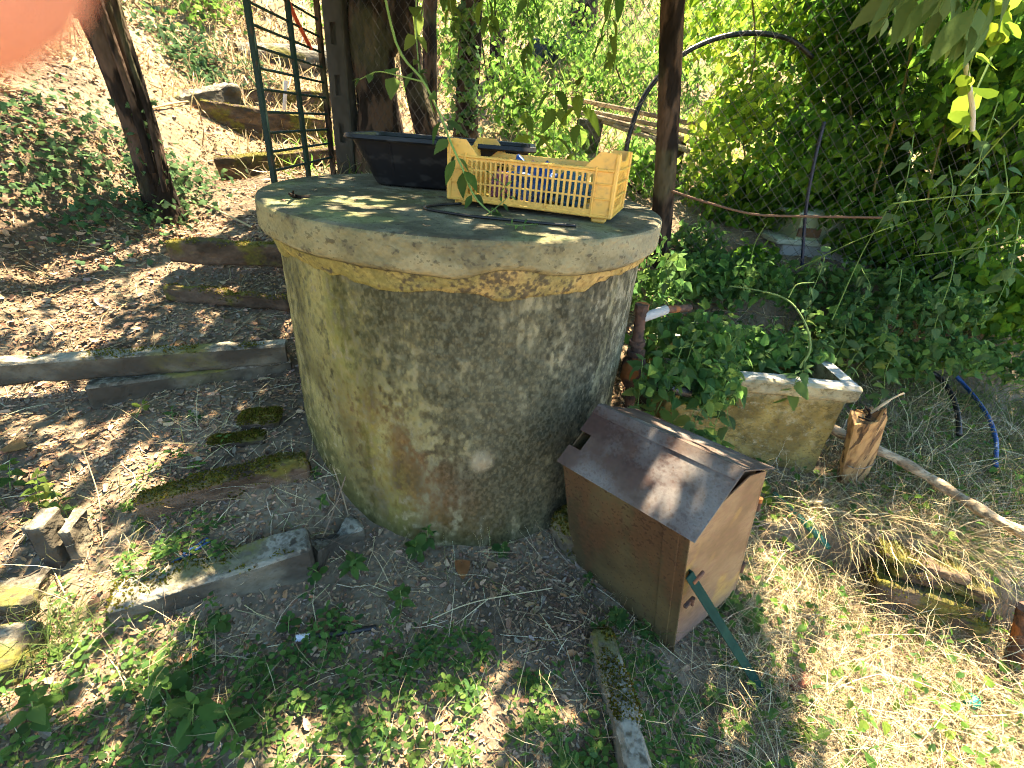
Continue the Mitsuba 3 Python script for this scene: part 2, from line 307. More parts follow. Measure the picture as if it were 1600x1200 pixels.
def rbox(sx, sy, sz, r=0.0):                      # a box with bevelled edges, centred
    h = np.array([sx, sy, sz]) / 2
    if r <= 0: return m3.Manifold.cube([sx, sy, sz], True)
    pts = []
    for s in np.ndindex(2, 2, 2):
        c = (np.array(s) * 2 - 1)
        for k in range(3):
            q = h - r; q[k] = h[k]; pts.append(c * q)
    return m3.Manifold.hull_points(pts)
def frame(o, x, y, z):                            # 3x4 matrix
    return np.column_stack([x, y, z, o])
def vf(m):
    v, f, _ = meshkit.arrays(m); return v, f
def place(m, M):
    v, f = vf(m) if not isinstance(m, tuple) else m
    return np.asarray(v) @ M[:, :3].T + M[:, 3], f
def rock_block(sx, sy, sz, step=0.02, amp=0.01, seed=0, chip=0.0, r=0.012):
    m = rbox(sx, sy, sz, min(r, sx / 5, sy / 5, sz / 5)).refine_to_length(step); v, f = vf(m)
    n1 = meshkit.fbm(v * 9 + seed * 3.1, 4, seed) - 0.5; n2 = meshkit.fbm(v * 30 + seed, 3, seed + 5) - 0.5
    tm = trimesh.Trimesh(v, f, process=False); nn = np.array(tm.vertex_normals)
    v = v + nn * (amp * 1.6 * n1 + amp * 0.8 * n2)[:, None]
    if chip: v = v - nn * (chip * np.clip(meshkit.fbm(v * 5 + 11 + seed, 2, seed + 9) - 0.6, 0, 1) * 4)[:, None]
    return v, f
def beam(p0, p1, w, h, seed=0, amp=0.008, chip=0.0, step=0.025, tilt=0.0, side=1):
    """A beam whose top front edge runs from p0 to p1; it goes w back (away from the camera) and h down."""
    p0, p1 = np.asarray(p0, float), np.asarray(p1, float); x = nrm(p1 - p0); y = nrm(np.cross([0, 0, 1.0], x)); z = np.cross(x, y)
    y, z = math.cos(tilt) * y + math.sin(tilt) * z, -math.sin(tilt) * y + math.cos(tilt) * z
    v, f = rock_block(np.linalg.norm(p1 - p0), w, h, step, amp, seed, chip)
    return place((v, f), frame((p0 + p1) / 2 + y * w / 2 * side - z * h / 2, x, y, z))
def rot_about(v, axis, ang):
    axis = nrm(axis); c, s = np.cos(ang)[:, None], np.sin(ang)[:, None]
    return v * c + np.cross(axis, v) * s + axis * np.sum(axis * v, -1, keepdims=True) * (1 - c)

# leaves: templates along +x with the face up +z, length 1
def leaf_tmpl(widths, fold=0.25, droop=0.25, xs=None):
    k = len(widths); xs = np.linspace(0, 1, k + 2)[1:-1] if xs is None else np.asarray(xs); v = [[0, 0, 0]]
    for x, w in zip(xs, widths): v += [[x, 0, -droop * x * x], [x, w, fold * w - droop * x * x], [x, -w, fold * w - droop * x * x]]
    v.append([1, 0, -droop]); f = [[0, 1, 2], [0, 3, 1]]
    for i in range(k - 1):
        a, b = 1 + 3 * i, 4 + 3 * i
        f += [[a, b, b + 1], [a, b + 1, a + 1], [a, a + 2, b + 2], [a, b + 2, b]]
    a = 1 + 3 * (k - 1); f += [[a, len(v) - 1, a + 1], [a, a + 2, len(v) - 1]]
    return np.array(v, float), np.array(f)
L_OVATE = leaf_tmpl([0.30, 0.27, 0.12], xs=[0.22, 0.5, 0.8])
L_SIMPLE = leaf_tmpl([0.30], xs=[0.38], fold=0.3, droop=0.2)
L_LANCE = leaf_tmpl([0.10, 0.15, 0.13, 0.07], fold=0.3, droop=0.35)
L_ROUND = leaf_tmpl([0.32, 0.45, 0.30], xs=[0.15, 0.5, 0.85], fold=0.15, droop=0.1)
def toothed(wmax=0.32, teeth=7, fold=0.25, droop=0.35):
    xs, ws = [], []
    for i in range(teeth):
        t = (i + 0.25) / teeth; base = wmax * (math.sin(math.pi * min(1, t ** 0.62)) ** 0.8)
        xs += [t, t + 0.62 / teeth]; ws += [base * 1.0, base * 0.80]
    return leaf_tmpl(ws, fold, droop, xs)
L_TOOTH = toothed()
def ivy_tmpl():
    a = [(0, 0), (0.02, 0.34), (0.22, 0.42), (0.34, 0.24), (0.62, 0.36), (0.66, 0.16), (1.0, 0.0)]
    v = [[0.3, 0, 0.03]] + [[x, y, -0.12 * abs(y)] for x, y in a] + [[x, -y, -0.12 * abs(y)] for x, y in a[-2:0:-1]]
    n = len(v) - 1; f = [[0, 1 + (i + 1) % n, 1 + i] for i in range(n)]
    return np.array(v, float), np.array(f)[:, ::-1]
L_IVY = ivy_tmpl()
def litter_tmpl(seed):
    r = np.random.default_rng(seed); k = 6; a = np.sort(r.uniform(0, 2 * np.pi, k)) ; a = np.linspace(0, 2 * np.pi, k, endpoint=False) + r.uniform(-.3, .3, k)
    rad = r.uniform(0.28, 0.6, k); x, y = np.cos(a) * rad, np.sin(a) * rad * r.uniform(.3, .7)
    z = r.uniform(0.3, 1.2) * y * y + r.uniform(-.1, .12, k) + 0.5 * x * x * r.uniform(-1, 1)
    v = np.vstack([[[0, 0, 0]], np.stack([x, y, z], 1)]); return v, np.array([[0, 1 + i, 1 + (i + 1) % k] for i in range(k)])
L_LITTER = [litter_tmpl(s) for s in range(5)]
def blade_tmpl(bend=0.4, w=0.5):
    v = [[0, -w, 0], [0, w, 0], [0.4, -w * .8, bend * 0.10], [0.4, w * .8, bend * 0.10], [0.75, -w * .5, bend * 0.02], [0.75, w * .5, bend * 0.02], [1, 0, -bend * 0.25]]
    return np.array(v, float), np.array([[0, 2, 3], [0, 3, 1], [2, 4, 5], [2, 5, 3], [4, 6, 5]])

def scatter(tm, pos, tan, nor, size, col, width=None, vshade=None):
    V, F = tm; pos = np.asarray(pos, float); n = len(pos)
    x = nrm(tan); z = np.asarray(nor, float); z = nrm(z - x * np.sum(x * z, -1, keepdims=True)); y = np.cross(z, x)
    s = np.broadcast_to(size, (n,)); w = s if width is None else np.broadcast_to(width, (n,))
    v = pos[:, None] + s[:, None, None] * V[None, :, :1] * x[:, None] + w[:, None, None] * V[None, :, 1:2] * y[:, None] + s[:, None, None] * V[None, :, 2:] * z[:, None]
    f = (F[None] + (np.arange(n) * len(V))[:, None, None]).reshape(-1, 3)
    c = np.repeat(np.broadcast_to(col, (n, 3))[:, None], len(V), 1)
    if vshade is not None: c = c * np.asarray(vshade)[None, :, None]
    return v.reshape(-1, 3), f, c.reshape(-1, 3)
def merge3(parts):
    V, F, C, k = [], [], [], 0
    for v, f, c in parts: V.append(v); F.append(f + k); C.append(c); k += len(v)
    return np.vstack(V), np.vstack(F), np.vstack(C)
def rvec(n, up=0.0, r=rng):
    v = r.normal(size=(n, 3)); v = nrm(v); v[:, 2] += up; return nrm(v)
def pick(cols, n, r=rng, var=0.25, weights=None):
    cols = np.asarray(cols, float); c = cols[r.choice(len(cols), n, p=weights)]
    return np.clip(c * (1 + var * r.uniform(-1, 1, (n, 1))) * (1 + 0.08 * r.uniform(-1, 1, (n, 3))), 0.004, 0.9)
G_SHADE = [(0.10, 0.20, 0.055), (0.13, 0.25, 0.06), (0.08, 0.165, 0.055), (0.17, 0.29, 0.07)]
G_HEDGE = [(0.105, 0.23, 0.025), (0.13, 0.27, 0.028), (0.07, 0.165, 0.03), (0.17, 0.30, 0.03), (0.05, 0.12, 0.025)]
G_BRIGHT = [(0.15, 0.28, 0.045), (0.12, 0.24, 0.04), (0.20, 0.31, 0.06), (0.08, 0.17, 0.035)]
G_IVY = [(0.06, 0.115, 0.05), (0.085, 0.145, 0.06), (0.07, 0.125, 0.045)]
STRAW = [(0.44, 0.37, 0.20), (0.34, 0.27, 0.14), (0.52, 0.46, 0.29), (0.24, 0.18, 0.10), (0.15, 0.11, 0.065)]
LITTER = [(0.27, 0.175, 0.10), (0.38, 0.27, 0.165), (0.17, 0.10, 0.06), (0.33, 0.17, 0.075), (0.20, 0.165, 0.125), (0.10, 0.065, 0.042)]

def moss_on(key, mesh, n, thr=.5, nz=.2, size=(.006, .014), seed=0, f=7.0):
    v, fc = mesh; v = np.asarray(v); fc = np.asarray(fc); fc = np.vstack([fc[:, [0, 1, 2]], fc[:, [0, 2, 3]]]) if fc.shape[1] == 4 else fc
    r = np.random.default_rng(900 + seed); a, b, c = v[fc[:, 0]], v[fc[:, 1]], v[fc[:, 2]]; cr = np.cross(b - a, c - a); ar = np.linalg.norm(cr, axis=1)
    k = r.choice(len(fc), n, p=ar / ar.sum()); u, w = r.uniform(0, 1, (2, n)); fl = u + w > 1; u[fl], w[fl] = 1 - u[fl], 1 - w[fl]
    P = a[k] + (b - a)[k] * u[:, None] + (c - a)[k] * w[:, None]; N = nrm(cr[k]); m = (meshkit.fbm(P * f + seed, 3, seed) + .12 * N[:, 2] > thr) & (N[:, 2] > nz); P, N = P[m], N[m]; n = len(P)
    if n < 20: return
    V, F_, C_ = scatter(L_SIMPLE, P, nrm(N + .9 * r.normal(size=(n, 3))), rvec(n, .5, r), r.uniform(*size, n), pick([(.12, .125, .018), (.19, .175, .025), (.075, .085, .014), (.16, .12, .03)], n, r)); put('moss', (V, F_), 'leaf', key, col=C_, kind='stuff')
# ------------------------------------------------------------------ terrain
CTRL = []
def cz(px, py, z): CTRL.append(atz(px, py, z))
def ch(px, py, r): CTRL.append(ath(px, py, r))
def cw(x, y, z): CTRL.append(np.array([x, y, z], float))
for a in [(745, 862, 0), (560, 850, .03), (880, 880, -.03), (480, 905, .02), (200, 1030, .02), (800, 1100, -.03), (500, 1180, -.02), (100, 1180, .02), (940, 1150, -.07), (930, 1040, -.06),
          (1040, 1120, -.16), (1000, 960, -.11), (1060, 1010, -.13), (1160, 940, -.13), (1200, 1090, -.20), (1100, 1190, -.2), (1400, 1060, -.27), (1590, 1180, -.34), (1290, 920, -.17), (1215, 860, -.12),
          (300, 1005, -.01), (400, 958, -.01), (210, 1045, -.01), (330, 885, .145), (460, 800, .16), (250, 830, .13), (60, 900, .10), (470, 690, .27), (330, 700, .28), (100, 760, .22), (0, 700, .27), (455, 590, .33), (170, 610, .31), (0, 610, .31),
          (440, 500, .50), (200, 500, .50), (0, 520, .50), (440, 440, .60), (230, 430, .60), (60, 440, .60), (400, 360, .78), (265, 340, .80), (120, 360, .80), (0, 380, .80), (350, 290, .87),
          (1385, 965, -.27), (1510, 1000, -.30), (1590, 960, -.28), (1275, 800, -.03), (1390, 862, -.04), (1480, 872, -.04), (1590, 860, -.05),
          (1340, 740, .03), (1450, 740, .04), (1590, 760, .02), (1450, 620, .10), (1590, 640, .08), (1280, 752, .01), (1180, 740, .0)]: cz(*a)
for a in [(0, 200, 4.2), (110, 200, 4.4), (100, 100, 5.4), (0, 60, 6.0), (250, 110, 6.4), (300, 20, 8.4), (440, 110, 8.4), (150, 20, 7.6), (430, 262, 4.9), (430, 215, 5.9), (400, 150, 7.0),
          (900, 225, 5.2), (1000, 200, 5.8), (800, 150, 7.0), (1100, 330, 4.3), (650, 190, 6.0)]: ch(*a)
for a in [(1.0, 3.2, .80), (0.5, 3.3, .82), (-0.6, 3.6, .84), (2.0, 3.2, .74), (3.2, 3.2, .62), (1.2, 2.75, .42), (1.9, 2.75, .36), (0.75, 2.4, .25), (0.75, 2.0, .05), (2.6, 2.7, .25), (4, 2.6, .1), (0.62, 1.6, -.04), (0, 2.9, .7),
          (-8, 0, 2.4), (-8, 5, 4.0), (-15, 0, 5), (-15, 15, 9), (-3.2, 1.2, .6), (-2.5, 0, .3), (-2, -2, 0), (2, -2, -.7), (6, 0, -.8), (15, 0, -2), (15, 15, 3.2), (6, 5, 1.2), (5, 8, 2.4), (0, 8.5, 2.4), (0, 13, 4.4), (-6, 13, 5.6), (8, 13, 4.4),
          (0, 25, 9.5), (-15, 30, 13), (15, 30, 10), (-40, 60, 24), (40, 60, 22), (0, 60, 24), (-40, 0, 12), (40, 0, -3), (0, -10, -2), (-40, -40, 6), (40, -40, -6)]: cw(*a)
CTRL = np.array(CTRL)
_warp = lambda a: np.arcsinh(np.asarray(a, float) / 4) * 4
_rbf = RBFInterpolator(np.stack([_warp(CTRL[:, 0]), _warp(CTRL[:, 1] - 1.5)], 1), CTRL[:, 2], kernel='linear', smoothing=0.008)
def _grid(lo, hi, near_lo, near_hi, fine):
    a = list(np.arange(near_lo, near_hi, fine)); x, s = near_hi, fine
    while x < hi: a.append(x); s = min(s * 1.12, 3.0); x += s
    a.append(hi); x, s = near_lo - fine, fine
    while x > lo: a.insert(0, x); s = min(s * 1.12, 3.0); x -= s
    a.insert(0, lo); return np.array(a)
GX, GY = _grid(-70, 70, -3.4, 3.4, 0.022), _grid(-40, 90, 0.3, 5.0, 0.022)
from scipy.interpolate import RegularGridInterpolator
_cx, _cy = _grid(-70, 70, -4.2, 4.2, 0.08), _grid(-40, 90, 0, 7.0, 0.08)
_XX, _YY = np.meshgrid(_cx, _cy, indexing='ij')
_ZZ = _rbf(np.stack([_warp(_XX), _warp(_YY - 1.5)], -1).reshape(-1, 2)).reshape(_XX.shape)
_base = RegularGridInterpolator((_cx, _cy), _ZZ, method='linear', bounds_error=False, fill_value=None)
BANK = (atz(1225, 850, -.12)[:2], atz(1560, 925, -.14)[:2])
def ground_z(x, y):
    x, y = np.broadcast_arrays(np.asarray(x, float), np.asarray(y, float))
    z = _base(np.stack([x, y], -1)).reshape(x.shape)
    p = np.stack([x, y, x * 0], -1)
    z = z + 0.045 * (meshkit.fbm(p * 3.1, 3, 1) - 0.5) + 0.022 * (meshkit.fbm(p * 13, 3, 2) - 0.5)
    b0, b1 = BANK; u = (b1 - b0) / np.linalg.norm(b1 - b0); dx, dy = x - b0[0], y - b0[1]
    t = (dx * u[0] + dy * u[1]) / np.linalg.norm(b1 - b0); d = -dx * u[1] + dy * u[0] + .05 * (meshkit.fbm(p * 5, 3, 9) - .5)
    w = np.clip((t + .25) / .3, 0, 1) * np.clip((1.35 - t) / .3, 0, 1); st = np.clip((d + .02) / .06, 0, 1)
    z = z + .20 * (st * st * (3 - 2 * st) - .55) * np.exp(-np.abs(d) / .22) * w
    far = np.clip((np.hypot(x, y) - 4.5) / 3, 0, 1)
    return z + far * 0.5 * (meshkit.fbm(p * 0.9, 3, 4) - 0.5)
_gx, _gy = np.meshgrid(GX, GY, indexing='ij')
_gz = ground_z(_gx, _gy)
_i, _j = np.meshgrid(np.arange(len(GX) - 1), np.arange(len(GY) - 1), indexing='ij'); _m = len(GY)
put('ground', (np.stack([_gx, _gy, _gz], -1).reshape(-1, 3), np.stack([_i * _m + _j, (_i + 1) * _m + _j, (_i + 1) * _m + _j + 1, _i * _m + _j + 1], -1).reshape(-1, 4)), 'soil', smooth=True, kind='structure', label='sloping garden ground of dark soil and dry grass')
def gnormal(x, y, e=0.03):
    return nrm(np.stack([-(ground_z(x + e, y) - ground_z(x - e, y)) / (2 * e), -(ground_z(x, y + e) - ground_z(x, y - e)) / (2 * e), np.ones_like(x)], -1))

# ------------------------------------------------------------------ the tank
tank = thing('concrete_tank', 'round weathered concrete water tank with thick overhanging lid, stained with lichen', 'water tank')
def _disp_lathe(profile, segs, amp, seed, fn=None):
    v, q = lathe(profile, segs, TC)
    d = v[:, :2] - TC; r = np.linalg.norm(d, axis=1); k = (meshkit.fbm(v * 4 + seed, 3, seed) - 0.5) * amp + (meshkit.fbm(v * 22 + seed, 3, seed + 3) - 0.5) * amp * 0.7
    rr = np.maximum(r, 1e-6); s = np.arctan2(d[:, 1], d[:, 0])
    if fn is not None: dr_, dz_ = fn(s, r, v[:, 2]); k = k + dr_; v[:, 2] += dz_
    v[:, :2] = TC + d / rr[:, None] * (r + k * (r > 0.3))[:, None]
    return v, q
zz = np.linspace(-0.25, 1.14, 64)
def _knob(s, r, z):
    q = np.hypot((s + 1.45) * WALLR - 0.075, z - 0.43); return 0.014 * np.exp(-(q / 0.035) ** 2), 0 * z
put('wall', _disp_lathe([(WALLR + 0.012 * max(0, 0.2 - z) / 0.2, z) for z in zz], 320, 0.010, 3, _knob), 'tank_concrete', tank, smooth=True)
_prof = [(WALLR - 0.02, LIDZ - LIDT), (LIDR - 0.02, LIDZ - LIDT), (LIDR - 0.004, LIDZ - LIDT + 0.012)] + [(LIDR, LIDZ - LIDT + 0.02 + t) for t in np.linspace(0, LIDT - 0.034, 7)] + [(LIDR - 0.005, LIDZ - 0.005), (LIDR - 0.018, LIDZ)] + [(r, LIDZ) for r in np.linspace(LIDR - 0.05, 0.0, 26)]
def _chip(s, r, z):
    w = (s + 1.45) * LIDR; low = np.clip((LIDZ - 0.03 - z) / 0.06, 0, 1) * (r > 0.7)
    e = 0.022 * np.exp(-((w - 0.13) / 0.13) ** 2) - 0.012 * np.exp(-((w + 0.03) / 0.06) ** 2) + 0.012 * (meshkit.fbm(np.stack([w * 6, w * 0, w * 0], -1), 3, 8) - 0.5)
    return 0.0 * z, e * low
put('lid', _disp_lathe(_prof, 320, 0.008, 5, _chip), 'lid_concrete', tank, smooth=40)
def _pl(s, r, z):
    w = (s + 1.45) * WALLR; low = np.clip((1.11 - z) / 0.06, 0, 1)
    n = meshkit.fbm(np.stack([w * 5, w * 0, w * 0], -1), 4, 21)
    return 0 * z, low * (0.068 - 0.075 * n + 0.03 * np.clip(w, 0, 1) - 0.008 * np.exp(-((w - 0.1) / 0.1) ** 2))
put('plaster_collar', _disp_lathe([(WALLR - 0.01, 1.035), (WALLR + 0.006, 1.04), (WALLR + 0.013, 1.055), (WALLR + 0.016, 1.08), (WALLR + 0.024, 1.11), (WALLR + 0.034, 1.145), (WALLR + 0.036, 1.185)], 320, 0.008, 9, _pl), 'lime_plaster', tank, smooth=True, label='crumbling ochre lime plaster band under the lid')

# ------------------------------------------------------------------ yellow crate on the lid
th = -0.296; CU = np.array([math.cos(th), math.sin(th), 0]); CV = np.array([-math.sin(th), math.cos(th), 0]); CK = np.array([0, 0, 1.0])
CO = np.array([-0.290, 1.882, LIDZ + 0.018])
crate = thing('plastic_crate', 'yellow slotted plastic crate with raised corners on the concrete tank lid', 'crate')
def cput(name, m, x=0, y=0, z=0, rot=None, smooth=False):
    X, Y = (CU, CV) if rot is None else (CV, -CU)
    return put(name, place(m, frame(CO + CU * x + CV * y + CK * z, X, Y, CK)), 'yellow_plastic', crate, smooth=smooth)
def panel(length, h0, h1, c, cols, rows, slot_w, margin, thick=0.005):
    out = Polygon([(0, 0), (length, 0), (length, h1), (length - c, h1), (length - c - 0.045, h0), (c + 0.045, h0), (c, h1), (0, h1)])
    slots = []
    for x in cols:
        for (z0, z1) in rows: slots.append(sbox(x - slot_w / 2, z0, x + slot_w / 2, z1).buffer(0.0012, join_style=2))
    out = out.difference(unary_union(slots)) if slots else out
    m = trimesh.creation.extrude_polygon(out, thick, engine='earcut')
    v = np.array(m.vertices); return np.stack([v[:, 0], thick - v[:, 2], v[:, 1]], 1), np.array(m.faces)
W_, L_ = 0.30, 0.60
bays = [(0.078, 0.205), (0.222, 0.362), (0.379, 0.52)]
cols = np.concatenate([np.linspace(a, b, 8) for a, b in bays]); rows = [(0.026, 0.060), (0.068, 0.104), (0.112, 0.136)]
cput('front_panel', panel(L_, 0.155, 0.203, 0.062, cols, rows, 0.0095, 0)); cput('back_panel', panel(L_, 0.155, 0.203, 0.062, cols, rows, 0.0095, 0), 0, W_ - 0.005, 0)
ecols = np.linspace(0.07, 0.23, 9)
cput('end_panel', panel(W_, 0.175, 0.203, 0.05, ecols, rows, 0.0095, 0), 0.005, 0, 0, 1); cput('end_panel', panel(W_, 0.175, 0.203, 0.05, ecols, rows, 0.0095, 0), L_, 0, 0, 1)
cput('bottom', rbox(L_ - 0.012, W_ - 0.012, 0.006, 0), L_ / 2, W_ / 2, 0.006)
for x in (0.064, 0.2135, 0.3705, 0.5345):
    for y, s in ((-0.004, 1), (W_ + 0.004, -1)): cput('rib', rbox(0.0045, 0.010, 0.152 if x not in (0.064, 0.5345) else 0.160, 0.001), x, y, 0.08)
for y in (-0.0035, W_ + 0.0035):
    for z in (0.006, 0.150): cput('rail', rbox(L_ - 0.01, 0.009, 0.008, 0.002), L_ / 2, y, z)
for x in (-0.0035, L_ + 0.0035):
    for z in (0.006, 0.064, 0.108, 0.150): cput('rail', rbox(0.009, W_ - 0.004, 0.007, 0.002), x, W_ / 2, z)
for x in (0.033, L_ - 0.033):
    for y in (-0.0035, W_ + 0.0035):
        for z in (0.062, 0.108): cput('rail', rbox(0.058, 0.008, 0.004, 0.001), x, y, z)
for x in (0.0, L_):
    for y in (0.0, W_): cput('corner_post', rbox(0.016, 0.016, 0.203, 0.004), x, y, 0.1015)
for x in (0.04, L_ - 0.04):
    for y in (0.03, W_ - 0.03): cput('foot', rbox(0.05, 0.035, 0.018, 0.005), x, y, -0.009)
def blob(name, x, y, z, sx, sy, sz, col, seed, label, cat, bs='satin', ang=0.0):
    m = trimesh.creation.icosphere(subdivisions=4); v = np.array(m.vertices); n = v.copy()
    v = v * (0.75 + 0.9 * (np.abs(meshkit.fbm(v * 2.2 + seed, 3, seed) - 0.5) * 2)[:, None])
    v = v * [sx, sy, sz]; p = CO + CU * x + CV * y + CK * z; c, s = math.cos(ang), math.sin(ang)
    v = v @ np.array([[c, s, 0], [-s, c, 0], [0, 0, 1.0]]) + p
    v[:, 2] = np.maximum(v[:, 2], CO[2] + 0.010)
    put(name, (v, np.array(m.faces)), bs, smooth=True, col=np.array(col), label=label, cat=cat)
blob('crumpled_bag', 0.27, 0.15, 0.065, 0.10, 0.10, 0.075, (0.03, 0.09, 0.28), 2, 'crumpled blue plastic bag inside the yellow crate, near its middle', 'plastic bag', ang=th)
blob('crumpled_bag', 0.165, 0.10, 0.05, 0.045, 0.06, 0.055, (0.26, 0.10, 0.15), 5, 'small pinkish plastic bag inside the yellow crate beside the blue bag', 'plastic bag', ang=th)
blob('crumpled_bag', 0.42, 0.16, 0.055, 0.08, 0.09, 0.06, (0.04, 0.12, 0.19), 8, 'teal blue plastic bag inside the right half of the yellow crate', 'plastic bag', ang=th)

# ------------------------------------------------------------------ black mortar tub
tub = thing('mortar_tub', 'black rectangular plastic mortar tub behind the yellow crate on the lid', 'tub')
def ring(cx, cy, z, lx, ly, r, n=8):
    pts = []
    for k, (sx, sy) in enumerate([(1, 1), (-1, 1), (-1, -1), (1, -1)]):
        for a in np.linspace(0, np.pi / 2, n): pts.append([cx + sx * (lx / 2 - r) + r * math.cos(a + k * np.pi / 2), cy + sy * (ly / 2 - r) + r * math.sin(a + k * np.pi / 2), z])
    return np.array(pts)
def loft(rings, close_ends=True):
    n = len(rings[0]); v = np.vstack(rings); f = []
    for i in range(len(rings) - 1):
        for j in range(n): f += [[i * n + j, i * n + (j + 1) % n, (i + 1) * n + (j + 1) % n], [i * n + j, (i + 1) * n + (j + 1) % n, (i + 1) * n + j]]
    if close_ends:
        for b, s in ((0, 1), ((len(rings) - 1) * n, -1)):
            k = len(v); v = np.vstack([v, v[b:b + n].mean(0)])
            for j in range(n): f.append([k, b + (j + 1) % n, b + j] if s > 0 else [k, b + j, b + (j + 1) % n])
    return v, np.array(f)
tx, ty = -0.375, 2.37
put('body', loft([ring(tx, ty, LIDZ + 0.004, 0.57, 0.30, 0.05), ring(tx, ty, LIDZ + 0.012, 0.59, 0.32, 0.055), ring(tx, ty, LIDZ + 0.185, 0.74, 0.46, 0.06), ring(tx, ty, LIDZ + 0.180, 0.725, 0.445, 0.06), ring(tx, ty, LIDZ + 0.02, 0.575, 0.305, 0.05)]), 'black_plastic', tub, smooth=35)
_rim = loft([ring(tx, ty, LIDZ + 0.184, 0.73, 0.45, 0.06), ring(tx, ty, LIDZ + 0.198, 0.74, 0.46, 0.06), ring(tx, ty, LIDZ + 0.200, 0.785, 0.505, 0.07), ring(tx, ty, LIDZ + 0.186, 0.795, 0.515, 0.07), ring(tx, ty, LIDZ + 0.180, 0.785, 0.505, 0.07), ring(tx, ty, LIDZ + 0.184, 0.73, 0.45, 0.06)], False)
put('rim', _rim, 'black_plastic', tub, smooth=35)
for x in (-0.2, 0.12): put('rib', vf(rbox(0.01, 0.004, 0.16, 0.001).rotate([24, 0, 0]).translate([tx + x, ty - 0.196, LIDZ + 0.10])), 'black_plastic', tub)

# hose, twig and leaves on the lid
LP = lambda px, py, z=LIDZ + 0.008: atz(px, py, z)
hz = spline([LP(720, 318), LP(685, 320), LP(663, 325), LP(690, 331), LP(740, 338), LP(800, 344), LP(850, 349), LP(900, 353)], 60)
put('thin_hose', tube(hz, 0.005, 8), 'black_plastic', smooth=True, label='thin black hose looped on the tank lid in front of the crate', cat='hose')
tw = thing('dry_twig', 'short dark twig lying on the left of the tank lid', 'twig')
put('stem', tube([LP(452, 303, LIDZ + .03), LP(458, 306, LIDZ + .012), LP(470, 308), LP(484, 307)], [0.004, 0.008, 0.006, 0.003], 6), 'bark', tw, smooth=True)
put('side_shoot', tube([LP(462, 307), LP(457, 302, LIDZ + .02), LP(459, 298, LIDZ + .035)], [0.005, 0.004, 0.002], 5), 'bark', tw, smooth=True)
n = 46; a = rng.uniform(0, 2 * np.pi, n); rr = LIDR * 0.93 * np.sqrt(rng.uniform(0, 1, n)); pos = np.stack([TC[0] + rr * np.cos(a), TC[1] + rr * np.sin(a), np.full(n, LIDZ + 0.004)], 1)
lt = [scatter(L_LITTER[k], pos[k::5], rvec(len(pos[k::5])) * [1, 1, .1], rvec(len(pos[k::5]), 3), rng.uniform(.012, .035, len(pos[k::5])), pick(LITTER, len(pos[k::5]))) for k in range(5)]
V, F_, C_ = merge3(lt); put('lid_leaves', (V, F_), 'matte', col=C_, label='scattered dry leaf bits on the concrete tank lid', cat='dry leaves', kind='stuff')

# ------------------------------------------------------------------ rusty steel box
bo = np.array([.666, 1.081, -.099]); bu = np.array([.280, .240, .066]); bv = np.array([-.335, .345, -.040]) ; bk = np.array([-.135, -.096, .672])
BU, BV, BK = nrm(bu), nrm(bv), nrm(bk); wU, wV, wK = map(np.linalg.norm, (bu, bv, bk))
bo = bo - BK * 0.03; wK += 0.03
cab = thing('steel_cabinet', 'rusty sheet steel box with gabled roof leaning against the concrete tank', 'meter cabinet')
BM = frame(bo, BU, BV, BK)
def bput(name, m, bs, u=0, v=0, k=0, parent=None, R=None, **kw):
    M = BM.copy(); R = np.eye(3) if R is None else R
    v_, f_ = vf(m) if not isinstance(m, tuple) else m
    v_ = np.asarray(v_) @ R.T + [u, v, k]
    return put(name, place((v_, f_), M), bs, parent or cab, **kw)
RZ = 0.125
side = bput('side_panel', rbox(0.006, wV, wK, 0.0015).refine_to_length(0.1), 'rusty_side', 0, wV / 2, wK / 2)
bput('side_panel', rbox(0.006, wV, wK, 0.0015), 'rusty_side', wU, wV / 2, wK / 2)
gab = Polygon([(0, 0), (wU, 0), (wU, wK), (wU / 2, wK + RZ - 0.006), (0, wK)]); gm = trimesh.creation.extrude_polygon(gab, 0.005, engine='earcut'); gv = np.array(gm.vertices)
bput('back_panel', (np.stack([gv[:, 0], wV - gv[:, 2], gv[:, 1]], 1), np.array(gm.faces)), 'rusty_side')
gab2 = Polygon([(0.004, wK - 0.05), (wU - 0.004, wK - 0.05), (wU - .004, wK), (wU / 2, wK + RZ - 0.008), (0.004, wK)]); gm = trimesh.creation.extrude_polygon(gab2, 0.005, engine='earcut'); gv = np.array(gm.vertices)
bput('gable', (np.stack([gv[:, 0], 0.02 - gv[:, 2], gv[:, 1]], 1), np.array(gm.faces)), 'rusty_door')
# the door: a pentagon-shaped sheet, slightly ajar, with a folded edge frame
dw = wU - 0.012
dp = Polygon([(0.0, 0.02), (dw, 0.02), (dw, wK - 0.005), (dw * 0.74, wK + 0.035), (0.0, wK - 0.035)])
dm = trimesh.creation.extrude_polygon(dp, 0.004, engine='earcut'); dv = np.array(dm.vertices)
dang = math.radians(-4); Rd = np.array([[math.cos(dang), -math.sin(dang), 0], [math.sin(dang), math.cos(dang), 0], [0, 0, 1]])
door = bput('door', (np.stack([dv[:, 0] - dw, -dv[:, 2], dv[:, 1]], 1), np.array(dm.faces)), 'rusty_door', wU - 0.002, -0.010, 0, R=Rd, label='orange brown rusty door with yellow paint streaks')
for x, w in ((-dw + 0.006, 0.012), (-0.006, 0.012)): bput('edge_flange', rbox(w, 0.014, wK - 0.09, 0.002), 'rusty_door', wU - 0.002 + x * math.cos(dang), -0.008 + x * math.sin(dang), wK / 2 - 0.01, parent=door)
for k in (0.15, 0.52): bput('hinge', m3.Manifold.cylinder(0.06, 0.008, 0.008, 12), 'rusty_iron', wU + 0.006, -0.014, k)
